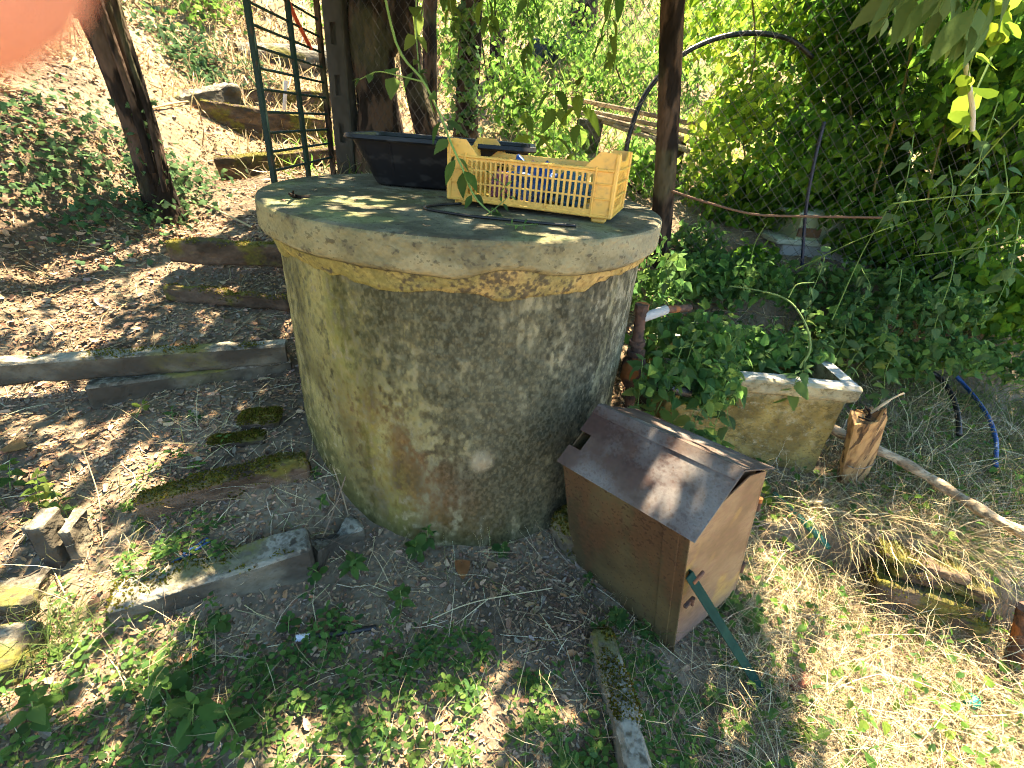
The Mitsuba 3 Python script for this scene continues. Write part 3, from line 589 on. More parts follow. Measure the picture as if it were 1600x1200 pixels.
bput('latch', rbox(0.05, 0.012, 0.014, 0.002), 'rusty_iron', 0.012, -0.020, 0.365); bput('latch_pin', m3.Manifold.cylinder(0.04, 0.005, 0.005, 8), 'rusty_iron', 0.018, -0.028, 0.35)
bput('corner_flange', rbox(0.006, 0.05, wK - 0.04, 0.001), 'rusty_side', -0.0055, 0.055, wK / 2)
for i in range(4): bput('vent_hole', rbox(0.003, 0.020, 0.014, 0.001), 'black_plastic', -0.0045, 0.13 + i * 0.105, wK - 0.022)
# roof: two sheets with a folded ridge; the left one is notched next to the tank
ov = 0.022; ff = 0.025; hw = wU / 2 + ov; sl = math.atan2(RZ + ov * 0.45, hw); sll = math.hypot(RZ + ov * 0.45, hw)
def roof_sheet(sign, notch):
    P_ = Polygon([(-ff, 0), (wV + 0.005, 0), (wV + 0.005, sll), (-ff, sll)])
    if notch: P_ = P_.difference(sbox(wV - 0.045, sll * 0.30, wV + 0.1, sll * 0.56))
    m = trimesh.creation.extrude_polygon(P_, 0.004, engine='earcut'); a = np.array(m.vertices)
    v_, s_, t_ = a[:, 0], a[:, 1], a[:, 2]
    u_ = -ov + s_ * math.cos(sl) - t_ * math.sin(sl); k_ = wK - ov * 0.45 + s_ * math.sin(sl) + t_ * math.cos(sl)
    if sign < 0: u_ = wU - u_
    return np.stack([u_, v_, k_ + 0.004], 1), np.array(m.faces) if sign > 0 else np.array(m.faces)[:, ::-1]
rl = bput('roof_sheet', roof_sheet(1, True), 'rusty_roof', label='notched left roof slope with worn grey paint'); rr_ = bput('roof_sheet', roof_sheet(-1, False), 'rusty_roof')
bput('ridge_cap', tuple(join(*[(lambda q: (q[0], q[1]))(vf(rbox(0.040, wV + 0.028, 0.003, 0.0008).rotate([0, s * math.degrees(sl), 0]).translate([wU / 2 + s * 0.0175, wV / 2 - 0.01, wK + RZ + 0.0025]))) for s in (-1, 1)])), 'rusty_roof')
# green angle bar leaning on the door
ga, gb = aty(1083, 893, 1.03), aty(1203, 1087, 1.02)
gb = atg(1203, 1087); ga = aty(1083, 893, 1.035)
x_ = nrm(gb - ga); y_ = nrm(np.cross(x_, [0.5, -0.8, 0.2])); z_ = np.cross(x_, y_); Lb = np.linalg.norm(gb - ga) + 0.03
abar = thing('angle_bar', 'green painted steel angle bar leaning against the rusty cabinet door', 'metal bar')
lprof = Polygon([(0, 0), (0.032, 0), (0.032, 0.004), (0.004, 0.004), (0.004, 0.032), (0, 0.032)])
lm = trimesh.creation.extrude_polygon(lprof, Lb, engine='earcut'); v_ = np.array(lm.vertices)
put('bar', place((np.stack([v_[:, 2], v_[:, 0], v_[:, 1]], 1), np.array(lm.faces)), frame(ga, x_, y_, z_)), 'bar_paint', abar)
put('bolt', place(m3.Manifold.cylinder(0.05, 0.006, 0.006, 8).rotate([0, 90, 0]), frame(ga + x_ * 0.035 - y_ * 0.03, y_, z_, x_)), 'rusty_iron', abar)

# ------------------------------------------------------------------ stone trough
to, tu, tv = np.array([1.65, 2.007, .561]), nrm([1, -.034, 0]), nrm([.2, 1.0, 0.0]); tv = nrm(tv - tu * (tu @ tv)); TL, TW, TH = 0.92, 0.53, 0.56
tro = thing('stone_trough', 'yellowish concrete wash trough with thick rim beside the rusty cabinet', 'trough')
TM = frame(to, -tu, tv, np.array([0, 0, 1.0]))   # x runs left along the front, y back, z up from the rim top
def tput(name, mm, seed, amp=0.006):
    v, f = vf(mm.refine_to_length(0.025)); nn = np.array(trimesh.Trimesh(v, f, process=False).vertex_normals)
    v = v + nn * (amp * 2 * (meshkit.fbm(v * 8 + seed, 4, seed) - 0.5) + amp * (meshkit.fbm(v * 34 + seed, 2, seed + 3) - 0.5))[:, None]
    v, f = place((v, f), TM); return put(name, (v, f[:, ::-1]), 'trough_concrete', tro, smooth=40)
def rb(x0, x1, y0, y1, z0, z1, r=0.012): return rbox(x1 - x0, y1 - y0, z1 - z0, r).translate([(x0 + x1) / 2, (y0 + y1) / 2, (z0 + z1) / 2])
rimw, riml = 0.075, 0.085
rim = rb(0, TL, 0, TW, -riml, 0, 0.016) - m3.Manifold.cube([TL - 2 * rimw, TW - 2 * rimw, 1], False).translate([rimw, rimw, -0.5])
tput('rim', rim, 3, 0.008)
body = rb(0.03, TL - 0.03, 0.03, TW - 0.03, -TH - 0.05, -riml + 0.01) - m3.Manifold.cube([TL - 2 * rimw, TW - 2 * rimw, 1], False).translate([rimw, rimw, -0.24])
body = body - m3.Manifold.sphere(0.05, 24).scale([1.6, 0.4, 0.35]).translate([TL * 0.83, 0.03, -riml - 0.02]) - m3.Manifold.sphere(0.08, 24).scale([1.9, 0.5, 0.6]).translate([0.25, 0.03, -TH + 0.01])
tput('basin', body, 8, 0.008)
put('soil_fill', place(rbox(TL - 2 * rimw + 0.01, TW - 2 * rimw + 0.01, 0.05, 0.01).refine_to_length(.03).translate([TL / 2, TW / 2, -0.2]), TM), 'soil', tro)
# ------------------------------------------------------------------ stake, pole, pipes and hoses
sa, sb = aty(1357, 648, 1.93), aty(1330, 745, 1.98); sb = sb + (sb - sa) * 0.15
stk = thing('wooden_stake', 'split orange brown wooden stake right of the trough, tied with wire', 'stake')
sx_ = nrm(sa - sb); d_ = nrm(np.cross(sx_, [0.0, 1, 0.1])); e_ = np.cross(d_, sx_)
def stake_mesh():
    r = np.random.default_rng(3); L = np.linalg.norm(sa - sb); n, k = 22, 14; an = np.arange(k) * 2 * np.pi / k; v = []
    for i in range(n):
        t = i / (n - 1); w = 0.066 * (0.85 + 0.2 * t)
        rad = w * (1 + 0.16 * np.cos(2 * an + 0.5) + 0.12 * np.cos(3 * an + 1.0)) * (1 + 0.05 * np.sin(7 * t + an * 3)); rad[4] *= 0.72; rad[9] *= 0.82
        z = L * t + (0.022 * r.normal(size=k) if i == n - 1 else 0)
        v.append(sb + np.outer(np.cos(an) * rad, d_) + np.outer(np.sin(an) * rad, e_) + np.outer(z * np.ones(k), sx_))
    return loft(v)
put('post', stake_mesh(), 'split_wood', stk, smooth=35)
cw_ = sb + sx_ * np.linalg.norm(sa - sb) * 0.42
put('tie_wire', tube([cw_ + d_ * 0.072 * math.cos(t) + e_ * 0.072 * math.sin(t) + sx_ * 0.006 * math.sin(2 * t) for t in np.linspace(0, 2 * np.pi, 30)], 0.003, 6, False), 'grey_wood', stk, smooth=True)
root = thing('dead_root', 'dry fibrous root clump with a pale stem on top of the wooden stake', 'dead plant')
for i in range(9):
    q = sa + d_ * rng.uniform(-.04, .04) + e_ * rng.uniform(-.04, .04); put('fibre', tube(spline([q, q + rvec(1)[0] * .02 + [0, 0, .012], q + rvec(1)[0] * .04 + [0, 0, .012]], 8), 0.004, 5), 'bark', root, smooth=True)
put('stem', tube(spline([sa, aty(1375, 635, 1.92), aty(1395, 622, 1.92), aty(1413, 614, 1.92)], 14), [0.006] * 8 + [.004] * 6, 6), 'matte', root, smooth=True, col=np.array([.45, .36, .22]))
pp = spline([aty(1296, 668, 2.10), aty(1345, 692, 2.03), aty(1400, 716, 1.96), aty(1450, 745, 1.87), aty(1500, 777, 1.76), aty(1560, 813, 1.62), aty(1640, 852, 1.46), aty(1760, 915, 1.3)], 60)
put('branch_pole', tube(pp, 0.024 + 0.003 * np.sin(np.arange(60) * 0.7), 12), 'grey_wood', smooth=True, label='long crooked weathered branch used as a handrail behind the stake', cat='pole')
ip = thing('iron_standpipe', 'rusty iron standpipe with valve close against the right of the tank', 'standpipe')
ia, ib = aty(1003, 478, 1.95), aty(985, 618, 1.95)
def ipt(t): return ia + (ib - ia) * t
put('pipe', tube([ipt(0.05), ipt(1.25)], 0.024, 14), 'rusty_iron', ip, smooth=40)
put('flange', tube([ipt(0.36), ipt(0.41)], 0.036, 14), 'rusty_iron', ip, smooth=40); put('flange', tube([ipt(0.47), ipt(0.52)], 0.040, 14), 'rusty_iron', ip, smooth=40)
put('valve_body', tube([ipt(0.55), ipt(0.63), ipt(0.78), ipt(0.88)], [0.04, 0.058, 0.058, 0.036], 14), 'rusty_iron', ip, smooth=40, label='orange rusted valve body')
put('cap', tube([ipt(-0.02), ipt(0.05)], 0.031, 8), 'rusty_iron', ip)
wp = thing('white_pipe', 'short white plastic pipe running right from the iron standpipe', 'pipe')
put('pipe', tube([aty(1003, 497, 1.95), aty(1040, 484, 2.05)], 0.021, 14), 'matte', wp, smooth=40, col=np.array([.36, .35, .32])); put('rusty_end', tube([aty(1040, 484, 2.05), aty(1078, 481, 2.15)], 0.017, 12), 'rusty_iron', wp, smooth=40)
put('black_pipe', tube([aty(1026, 603, 1.72), aty(1052, 609, 1.76), aty(1076, 614, 1.80)], 0.020, 14), 'black_plastic', smooth=40, label='short black pipe stub between the rusty cabinet and the trough', cat='pipe')
for nm, pts, r, bs, lab, col in [
    ('blue_hose', [(1340, 548, .02), (1395, 572, .03), (1440, 582, .05), (1470, 603, .05), (1500, 632, .04), (1527, 668, .03), (1542, 705, .02), (1546, 742, -.01)], .012, 'satin', 'blue hose curving over the grass at the right', (.02, .07, .22)),
    ('black_hose', [(1420, 590, .02), (1452, 612, .04), (1473, 642, .04), (1483, 672, .03), (1486, 700, .02)], .014, 'black_plastic', 'black hose running beside the blue hose in the grass', None),
    ('green_pipe', [(1205, 778, .03), (1235, 803, .02), (1262, 828, .02), (1292, 858, .015)], .016, 'satin', 'dark green plastic pipe lying behind the rusty cabinet', (.012, .12, .08)),
    ('black_hose', [(1530, 1010, .02), (1556, 1040, .02), (1570, 1075, .02), (1575, 1110, .0)], .016, 'black_plastic', 'short black hose half buried in straw at the right edge', None)]:
    P_ = [atg(a, b) + [0, 0, h + (.07 if a > 1330 and b < 760 else 0)] for a, b, h in pts]
    put(nm, tube(spline(P_, 40), r, 10), bs, smooth=True, label=lab, cat='hose' if 'hose' in nm else 'pipe', **({'col': np.array(col)} if col else {}))
hp = thing('hose_offcut', 'black hose offcut with white end lying in weeds in front of tank', 'hose')
q0, q1, q2 = atg(474, 1001) + [0, 0, .016], atg(520, 996) + [0, 0, .018], atg(588, 984) + [0, 0, .012]
put('hose', tube(spline([q0, q1, q2], 16), .010, 10), 'black_plastic', hp, smooth=True); put('fitting', tube([q0 + (q0 - q1) * .22, q0 + (q1 - q0) * .25], .0125, 10), 'matte', hp, smooth=40, col=np.array([.62, .62, .64]))
cl = thing('plastic_clip', 'broken blue plastic clip lying on soil above concrete kerb', 'plastic clip')
q0, q1 = atg(283, 876) + [0, 0, .012], atg(335, 845) + [0, 0, .02]; x_ = nrm(q1 - q0); y_ = nrm(np.cross([0, 0, 1], x_)); z_ = np.cross(x_, y_)
for s, nm in ((1, 'jaw'), (-1, 'jaw')):
    put(nm, place(rbox(.085, .008, .008, .002).translate([0.055, s * .009, 0]), frame(q0, x_, y_, z_)), 'satin', cl, col=np.array([.02, .06, .16]))
put('handle', place(rbox(.045, .012, .01, .002).translate([-.005, 0, 0]), frame(q0, x_, y_, z_)), 'satin', cl, col=np.array([.02, .06, .16]))
gc = atg(1512, 1103); gc_n = thing('green_cup', 'small turquoise green plastic cup lying in dry grass at lower right', 'plastic cup')
q = gc + [0, 0, .025]; ax = nrm([.8, .3, .3])
put('wall', tube([q - ax * .02, q + ax * .022], [.021, .025], 14, False), 'satin', gc_n, smooth=40, col=np.array([.01, .24, .17])); put('bottom', tube([q - ax * .021, q - ax * .018], [.021, .021], 14), 'satin', gc_n, smooth=40, col=np.array([.01, .24, .17]))
q = atg(1247, 1068); v_, f_ = rock_block(.10, .05, .03, .012, .006, 31, r=.006); put('brick_shard', place((v_, f_), frame(q + [0, 0, .012], nrm([1, .35, 0]), nrm([-.35, 1, 0]), np.array([0, 0, 1.]))), 'matte', smooth=40, col=np.array([.20, .07, .04]), label='reddish brick shard under straw right of the angle bar', cat='brick')
rp0, rp1 = aty(1606, 950, 1.36), atg(1588, 1042); put('rusty_post', tube([rp0, (rp0 + rp1) / 2, rp1 - [0, 0, .05]], .035, 12), 'rusty_iron', smooth=40, label='rusty round post cut by the right edge of the view', cat='post')
# ------------------------------------------------------------------ kerbs, logs and step beams (each one lifts away)
def put_beam(name, p0, p1, w, h, bs, label, cat, seed, group=None, **kw):
    ms = kw.pop('moss', None); b = beam(p0, p1, w, h, seed, **kw); key = put(name, b, bs, smooth=40, label=label, cat=cat, group=group)
    if ms: moss_on(key, b, ms[0], ms[1], seed=seed)
    return key
put_beam('concrete_kerb', atz(160, 958, .135), atz(486, 858, .170), .13, .26, 'old_stone', 'broken concrete kerb with mossy left end, left of the tank foot', 'kerb stone', 3, amp=.012, chip=.03, step=.010, moss=(9000, .66))
put_beam('kerb_fragment', atz(498, 862, .13), atz(572, 822, .11), .10, .16, 'old_stone', 'small broken kerb fragment touching the left foot of the tank', 'kerb stone', 9, amp=.016, chip=.05, step=.011)
put_beam('mossy_log', atz(205, 788, .262), atz(478, 716, .312), .075, .15, 'mossy_wood', 'dark moss covered log retaining soil above the concrete kerb', 'log', 4, amp=.022, chip=.03, step=.012, moss=(9000, .50))
put_beam('concrete_beam', atz(-60, 572, .50), atz(449, 538, .52), .085, .11, 'old_stone', 'long grey concrete beam, upper one of two stacked left of the tank', 'beam', 5, amp=.008, chip=.02, step=.018, moss=(7000, .68))
_b0, _b1 = atz(120, 610, .40), atz(455, 566, .41); put_beam('concrete_beam', _b0 + [0, .025, 0], _b1 + [0, .025, 0], .10, .14, 'old_stone', 'mossy concrete beam, lower one of two stacked left of the tank', 'beam', 6, amp=.010, chip=.02, step=.02)
put_beam('mossy_log', atz(252, 448, .61), atz(448, 467, .62), .06, .08, 'mossy_wood', 'thin dark log just above the stacked concrete beams', 'log', 7, amp=.02, step=.018, moss=(3000, .62))
put_beam('step_beam', atz(255, 376, .80), atz(452, 385, .81), .10, .13, 'mossy_wood', 'dark rotten beam forming the step level with the tank lid', 'beam', 8, amp=.02, step=.02, moss=(4000, .62))
G_ = None
def gup(p, h=.13): p = np.array(p); p[2] = max(p[2], ground_z(p[0], p[1]).item() + h); return p
put_beam('step_beam', gup(ath(335, 248, 4.9)), gup(ath(540, 262, 5.0)), .20, .30, 'mossy_wood', 'mossy step beam seen behind the bottom of the green gate', 'beam', 9, amp=.03, step=.03, moss=(5000, .52))
put_beam('step_beam', gup(ath(318, 182, 5.9)), gup(ath(560, 198, 6.0)), .20, .30, 'mossy_wood', 'mossy step beam seen behind the middle of the green gate', 'beam', 10, amp=.03, step=.03, moss=(5000, .52))
put_beam('step_beam', gup(ath(374, 138, 6.9)), gup(ath(560, 146, 7.0)), .20, .32, 'mossy_wood', 'topmost dark step beam seen behind the green gate', 'beam', 11, amp=.03, step=.03, moss=(5000, .52))
put_beam('stone_edging', ath(236, 158, 5.9), ath(372, 132, 6.2), .26, .20, 'old_stone', 'sunlit mossy stone edging left of the garden steps', 'kerb stone', 12, amp=.04, step=.03)
_c0 = ath(372, 88, 8.0); _c1 = ath(520, 92, 8.3); put('concrete_pipe', tube([_c0 - [0, 0, .05], _c0 * .5 + _c1 * .5 - [0, 0, .05], _c1 - [0, 0, .05]], .20, 18), 'old_stone', smooth=40, label='grey concrete pipe lying at the top of the garden steps', cat='pipe')
put('white_stake', tube([ath(444, 172, 6.6), ath(447, 126, 6.6)], .02, 8), 'matte', smooth=40, col=np.array([.5, .48, .44]), label='thin white stake standing behind the green gate', cat='stake')
# stones near the camera
def rock(name, px, py, sx, sy, sz, bs, label, seed, ang=0.0, sink=.4, cat='stone', amp=.03, tilt=0.0):
    p = atg(px, py); v, f = rock_block(sx, sy, sz, .016, amp, seed, .03, r=min(sx, sy, sz) * .3); c, s = math.cos(ang), math.sin(ang); ct, st = math.cos(tilt), math.sin(tilt)
    X = np.array([c, s, 0]); Y = np.array([-s * ct, c * ct, st]); b = place((v, f), frame(p + [0, 0, sz * (.5 - sink)], X, Y, np.cross(X, Y))); key = put(name, b, bs, smooth=45, label=label, cat=cat)
    if 'moss' in label or 'green' in label: moss_on(key, b, 6000, .46, seed=seed)
rock('mossy_stone', 410, 662, .16, .09, .10, 'mossy_wood', 'moss covered stone in soil left of the tank', 21, .2)
rock('mossy_stone', 375, 690, .20, .07, .05, 'mossy_wood', 'flat dark mossy board in front of the moss covered stone', 22, .3)
rock('slab', 952, 1075, .085, .30, .14, 'old_stone', 'mossy concrete slab edge sunk in ground left of the angle bar', 23, .17, sink=.22, amp=.012)
rock('slab', 978, 1190, .075, .24, .15, 'old_stone', 'pale grey concrete slab edge at bottom, nearest the camera', 24, .10, sink=.24, amp=.010)
rock('corner_stone', 893, 850, .16, .16, .24, 'old_stone', 'greenish stone wedged between tank foot and rusty cabinet', 25, .7, sink=.3)
rock('flat_stone', 8, 935, .24, .16, .10, 'old_stone', 'sunlit grey stone cut by the left edge of the view', 26, .3, sink=.3)
rock('flat_stone', 0, 1030, .20, .16, .10, 'old_stone', 'dark grey slab at the left edge below the sunlit stone', 27, .2, sink=.3)
# broken block of three uprights at the left
br = thing('broken_block', 'broken pale hollow concrete block standing upright near left edge', 'concrete block')
bp = atg(98, 868); bx = nrm([0.95, 0.25, 0]); by = np.cross([0, 0, 1.0], bx); bz = nrm(np.array([-.10, .05, 1.0]))
for nm, x, y, sx, sy, sz, sd in [('web', 0.0, 0.0, .055, .10, .20, 41), ('web', .062, .02, .042, .12, .165, 42), ('web', -.095, .075, .05, .05, .12, 43), ('face_shell', -.035, .09, .13, .03, .10, 44)]:
    v, f = rock_block(sx, sy, sz, .013, .010, sd, .02, r=.008); put(nm, place((v, f), frame(bp + bx * x + by * y + bz * (sz / 2 - .03), bx, by, bz)), 'old_stone', br, smooth=45)
# mossy layered rock in the bank
rk = thing('bank_rock', 'layered mossy yellow brown rock set in the bank at lower right', 'rock')
rb0 = np.array([*atz(1455, 968, -.24)[:2], -.20])
for i, (dx, dy, dz, sx, sy, sz, nm) in enumerate([(.02, .12, -.03, .44, .26, .10, 'layer'), (-.02, .13, .055, .42, .26, .075, 'layer'), (.03, .15, .125, .40, .24, .06, 'layer'), (-.05, .17, .18, .34, .22, .05, 'layer')]):
    v, f = rock_block(sx, sy, sz, .014, .022, 50 + i, .03, r=.012); b = place((v, f), frame(rb0 + [dx, dy, dz], nrm([1, -.25, -.08]), nrm([.25, 1, 0]), nrm([.08, 0.0, 1]))); k_ = put(nm, b, 'mossy_wood', rk, smooth=45); moss_on(k_, b, 2500, .54, -.2, seed=50 + i)

# ------------------------------------------------------------------ trees behind the tank; their crowns shade it
def trunk_mesh(pts, rad, sides=16, n=40, amp=0.12, seed=0):
    p = spline(pts, n); r = np.interp(np.linspace(0, 1, n), np.linspace(0, 1, len(rad)), rad)
    v, f = tube(p, r, sides); c = np.repeat(p, sides, 0); d = v[:n * sides] - c
    k = 1 + amp * 3 * (meshkit.fbm(np.hstack([v[:n * sides, :2] * 7, v[:n * sides, 2:] * 3]) + seed, 4, seed) - 0.5)
    v[:n * sides] = c + d * k[:, None]; return v, f
def up(px, py, y, dz): return aty(px, py, y) + [0, 0, dz]
TREES = []
def tree(pts, rad, label, seed, limbs=(), group=None, sides=16):
    key = thing('tree', label, 'tree', group)
    put('trunk', trunk_mesh(pts, rad, sides, 44, 0.12, seed), 'bark', key, smooth=50)
    for l, lr in limbs: put('limb', trunk_mesh(l, lr, 10, 26, 0.1, seed + 3), 'bark', key, smooth=50)
    TREES.append((key, np.asarray(pts[-1], float))); return key
def foot(px, py, y): p = aty(px, py, y); p[2] = ground_z(p[0], p[1]) - 0.05; return p
b0 = foot(590, 200, 4.55)
top1 = b0 + [0.05, 0.05, 4.6]
fork = b0 + [0.10, 0, 0.95]
t1 = tree([b0, b0 + [0.02, 0, .5], b0 + [-.01, 0, 1.2], b0 + [.02, 0, 2.0], b0 + [.1, -.1, 3.2], top1], [.24, .175, .165, .15, .10, .03], 'thick dark barked tree standing behind the black tub', 1,
          [([fork, fork + [.16, -.03, .34], fork + [.28, -.05, .9], fork + [.5, -.3, 1.8], fork + [.9, -1.0, 2.7]], [.085, .08, .07, .05, .02]),
           ([b0 + [0, 0, 1.9], b0 + [-.4, -.5, 2.5], b0 + [-1.0, -1.3, 3.0], b0 + [-1.7, -1.9, 3.3]], [.08, .065, .045, .015]),
           ([b0 + [.05, 0, 2.4], b0 + [.3, -.8, 3.0], b0 + [.4, -1.8, 3.5], b0 + [.5, -2.6, 3.7]], [.07, .055, .04, .012])])
b0 = foot(692, 210, 4.5); t2 = tree([b0, b0 + [-.13, 0, .35], b0 + [-.24, 0, .75], b0 + [-.27, 0, 1.3], b0 + [-.2, .2, 2.4], b0 + [-.1, .3, 3.4]], [.13, .10, .09, .085, .06, .02], 'leaning dark trunk between thick tree and the straight ivy clad tree', 2)
b0 = foot(727, 205, 4.6); t3 = tree([b0, b0 + [.01, 0, .6], b0 + [.03, 0, 1.2], b0 + [.05, 0, 2.2], b0 + [.2, -.3, 3.3], b0 + [.4, -.6, 4.3]], [.12, .095, .085, .08, .055, .02], 'straight dark tree with ivy behind the yellow crate', 3,
          [([b0 + [.05, 0, 2.0], b0 + [.5, -.5, 2.7], b0 + [1.1, -1.0, 3.3], b0 + [1.6, -1.3, 3.6]], [.055, .045, .03, .01]), ([b0 + [.1, -.1, 2.6], b0 + [.3, -1.2, 3.2], b0 + [.4, -2.2, 3.5]], [.05, .035, .01])])
b0 = foot(672, 160, 5.6); t4 = tree([b0, b0 + [0, 0, .8], b0 + [.03, 0, 1.8], b0 + [0, .1, 3.5]], [.085, .07, .06, .02], 'slim straight trunk seen behind the leaning trunk', 4)
b0 = foot(776, 110, 7.5); t5 = tree([b0, b0 + [0, 0, 1], b0 + [.05, 0, 2.5], b0 + [.1, 0, 4.2]], [.11, .09, .07, .02], 'brown trunk on slope far behind the crate', 5)
b0 = foot(905, 95, 9.5); t7 = tree([b0, b0 + [-.05, 0, 1.2], b0 + [.1, 0, 2.6], b0 + [0, 0, 4.5]], [.22, .17, .14, .03], 'grey trunk standing far up the sunlit slope', 11)
# leaning tree at the left
b0 = atz(262, 352, .76); tl = tree([b0, aty(243, 285, b0[1] - .01), aty(216, 190, b0[1] - .02), aty(185, 95, b0[1] - .03), aty(150, 0, b0[1] - .05), aty(90, -190, b0[1] - .1), aty(20, -430, b0[1] - .1)], [.125, .095, .093, .10, .105, .09, .05], 'leaning tree with ivy at its foot on the left slope', 6)
put('strand', tube(spline([aty(240, 270, b0[1] - .12), aty(205, 150, b0[1] - .13), aty(178, 70, b0[1] - .13), aty(150, -10, b0[1] - .13)], 20), .022, 8), 'bark', tl, smooth=True)
put('strand', tube(spline([aty(258, 300, b0[1] - .12), aty(232, 180, b0[1] - .12), aty(196, 70, b0[1] - .12), aty(176, -10, b0[1] - .12)], 20), .015, 8), 'bark', tl, smooth=True)

# ------------------------------------------------------------------ shade: leaves of the tree crowns
SK = SUN / SUN[2]
def sh(p): p = np.asarray(p, float); return p[..., :2] - SK[:2] * p[..., 2:3]
LIT = []
def lit(px, py, r, k=1.0, z=None, stretch=1.0):
    r = r * (1.25 if z is None else 1.0)
    p = atg(px, py) if z is None else atz(px, py, z); LIT.append((*sh(p), r + (.05 if z is None else .015), k))
for a in [(200, 745, .10, 1), (165, 755, .09, 1), (150, 700, .05, .8), (95, 800, .10, 1), (50, 850, .11, 1), (25, 930, .13, 1), (120, 900, .07, .9), (250, 885, .045, .9), (190, 905, .07, .9), (100, 1000, .06, .8), (40, 1060, .09, .9), (195, 1050, .07, .9), (130, 1085, .06, .8),
          (235, 1000, .04, .7), (780, 1095, .035, .9), (700, 1040, .025, .8), (690, 1175, .06, .9), (560, 1190, .05, .8), (480, 1185, .05, .8), (935, 1120, .03, .9), (830, 1120, .02, .8), (600, 1130, .025, .7), (370, 930, .03, .6),
          (60, 430, .16, .9), (150, 440, .14, .85), (20, 490, .10, .8), (120, 395, .12, .8), (230, 425, .06, .8), (330, 345, .12, .95), (390, 330, .10, .95), (300, 370, .07, .8), (215, 525, .05, .8), (250, 440, .06, .7), (350, 455, .03, .6),
          (1230, 920, .10, 1), (1120, 1130, .06, .7)]: lit(*a)
for a in [(520, 309, .055), (560, 308, .07), (610, 312, .05), (590, 322, .045), (540, 318, .05), (560, 328, .03), (620, 326, .03), (480, 318, .03), (435, 318, .05), (445, 300, .02), (515, 279, .03), (1005, 342, .06), (1020, 350, .05), (985, 360, .03), (918, 374, .035), (800, 378, .02), (880, 358, .02), (655, 334, .025)]: lit(*a, 1.0, LIDZ)
for a in [(770, 245, .03), (870, 300, .05), (890, 330, .04), (930, 250, .03), (820, 262, .04), (960, 240, .04)]: lit(*a, 1.0, LIDZ + .15)
for a in [(1060, 665, .05), (1100, 690, .05), (1140, 705, .05), (1020, 645, .04), (985, 640, .03), (1090, 715, .03), (1060, 725, .03), (940, 720, .025), (975, 735, .02)]: lit(*a, .95, .70)
for a in [(1200, 595, .10), (1280, 610, .08), (1320, 560, .12), (1335, 610, .08), (1120, 580, .06), (1240, 540, .08), (1180, 560, .05), (1080, 520, .06), (1010, 490, .06), (1050, 605, .03), (1300, 530, .08), (1150, 480, .08), (1000, 560, .05)]: lit(*a, .9, .56)
LIT = np.array(LIT)
def region(s):                       # wanted shade, 0..1
    x, y = s[:, 0], s[:, 1]; n = meshkit.fbm(np.stack([x * 1.7, y * 1.7, x * 0], -1), 3, 71) - .5
    def sm(a, b, t): t = np.clip((t - a) / (b - a), 0, 1); return t * t * (3 - 2 * t)
    d = sm(1.12, .92, x - .25 * np.clip(y - 1.2, 0, 2) + .35 * n) * sm(2.75, 2.35, y + .3 * np.clip(x, -3, 0) * .25 + .5 * np.clip(x + .2, 0, 3) + .6 * n)
    d = d * (1 - .85 * sm(-1.6, -2.3, x + n) * sm(.9, 1.5, y)) * (1 - .12 * sm(.95, .55, y + .5 * n))
    # to the right behind the trough: thin shade
    thin = .72 * sm(.8, 1.0, x) * sm(3.6, 3.2, x) * sm(1.5, 1.8, y + .2 * n) * sm(3.3, 2.9, y)
    return np.clip(np.maximum(d, thin), 0, 1)
def canopy(n, seed):
    r = np.random.default_rng(seed)
    s = np.stack([r.uniform(-4.0, 3.3, n), r.uniform(-.8, 3.3, n)], 1); z = r.uniform(2.25, 4.3, n)
    c = np.concatenate([s + SK[:2] * z[:, None], z[:, None]], 1)
    keep = r.uniform(0, 1, n) < region(s)
    hole = np.ones(n)
    for x, y, rad, k in LIT: hole *= 1 - k * np.exp(-(((s[:, 0] - x) ** 2 + (s[:, 1] - y) ** 2) / rad ** 2) ** 3)
    keep &= r.uniform(0, 1, n) < hole
    gap = meshkit.fbm(np.stack([s[:, 0] * 7, s[:, 1] * 7, s[:, 0] * 0], -1), 2, 5); keep &= gap < .70 - .09 * np.clip((1.1 - s[:, 1]) / .45, 0, 1) * (s[:, 0] < .25) + .2 * (np.hypot(s[:, 0] - .42, s[:, 1] - .95) < .42)
    el = (c[:, 2] - EYE) / np.hypot(c[:, 0], np.maximum(c[:, 1], .3)); keep &= (el > .225)
    return c[keep]
cp = canopy(68000, 3)
own = np.argmin(np.stack([np.hypot(cp[:, 0] - p[0], (cp[:, 1] - p[1]) * .3) for k, p in TREES if k in (t1, t3)] + [np.hypot(cp[:, 0] + 3.3, (cp[:, 1] - 3.2) * .3)], 1), 1)
for i, k in enumerate((t1, t3, tl)):
    q = cp[own == i]; n = len(q)
    V, F_, C_ = scatter(L_SIMPLE, q, rvec(n, -.2), rvec(n, 1.2), rng.uniform(.07, .125, n), pick(G_HEDGE, n)); put('crown', (V, F_), 'leaf', k, col=C_, kind='stuff')

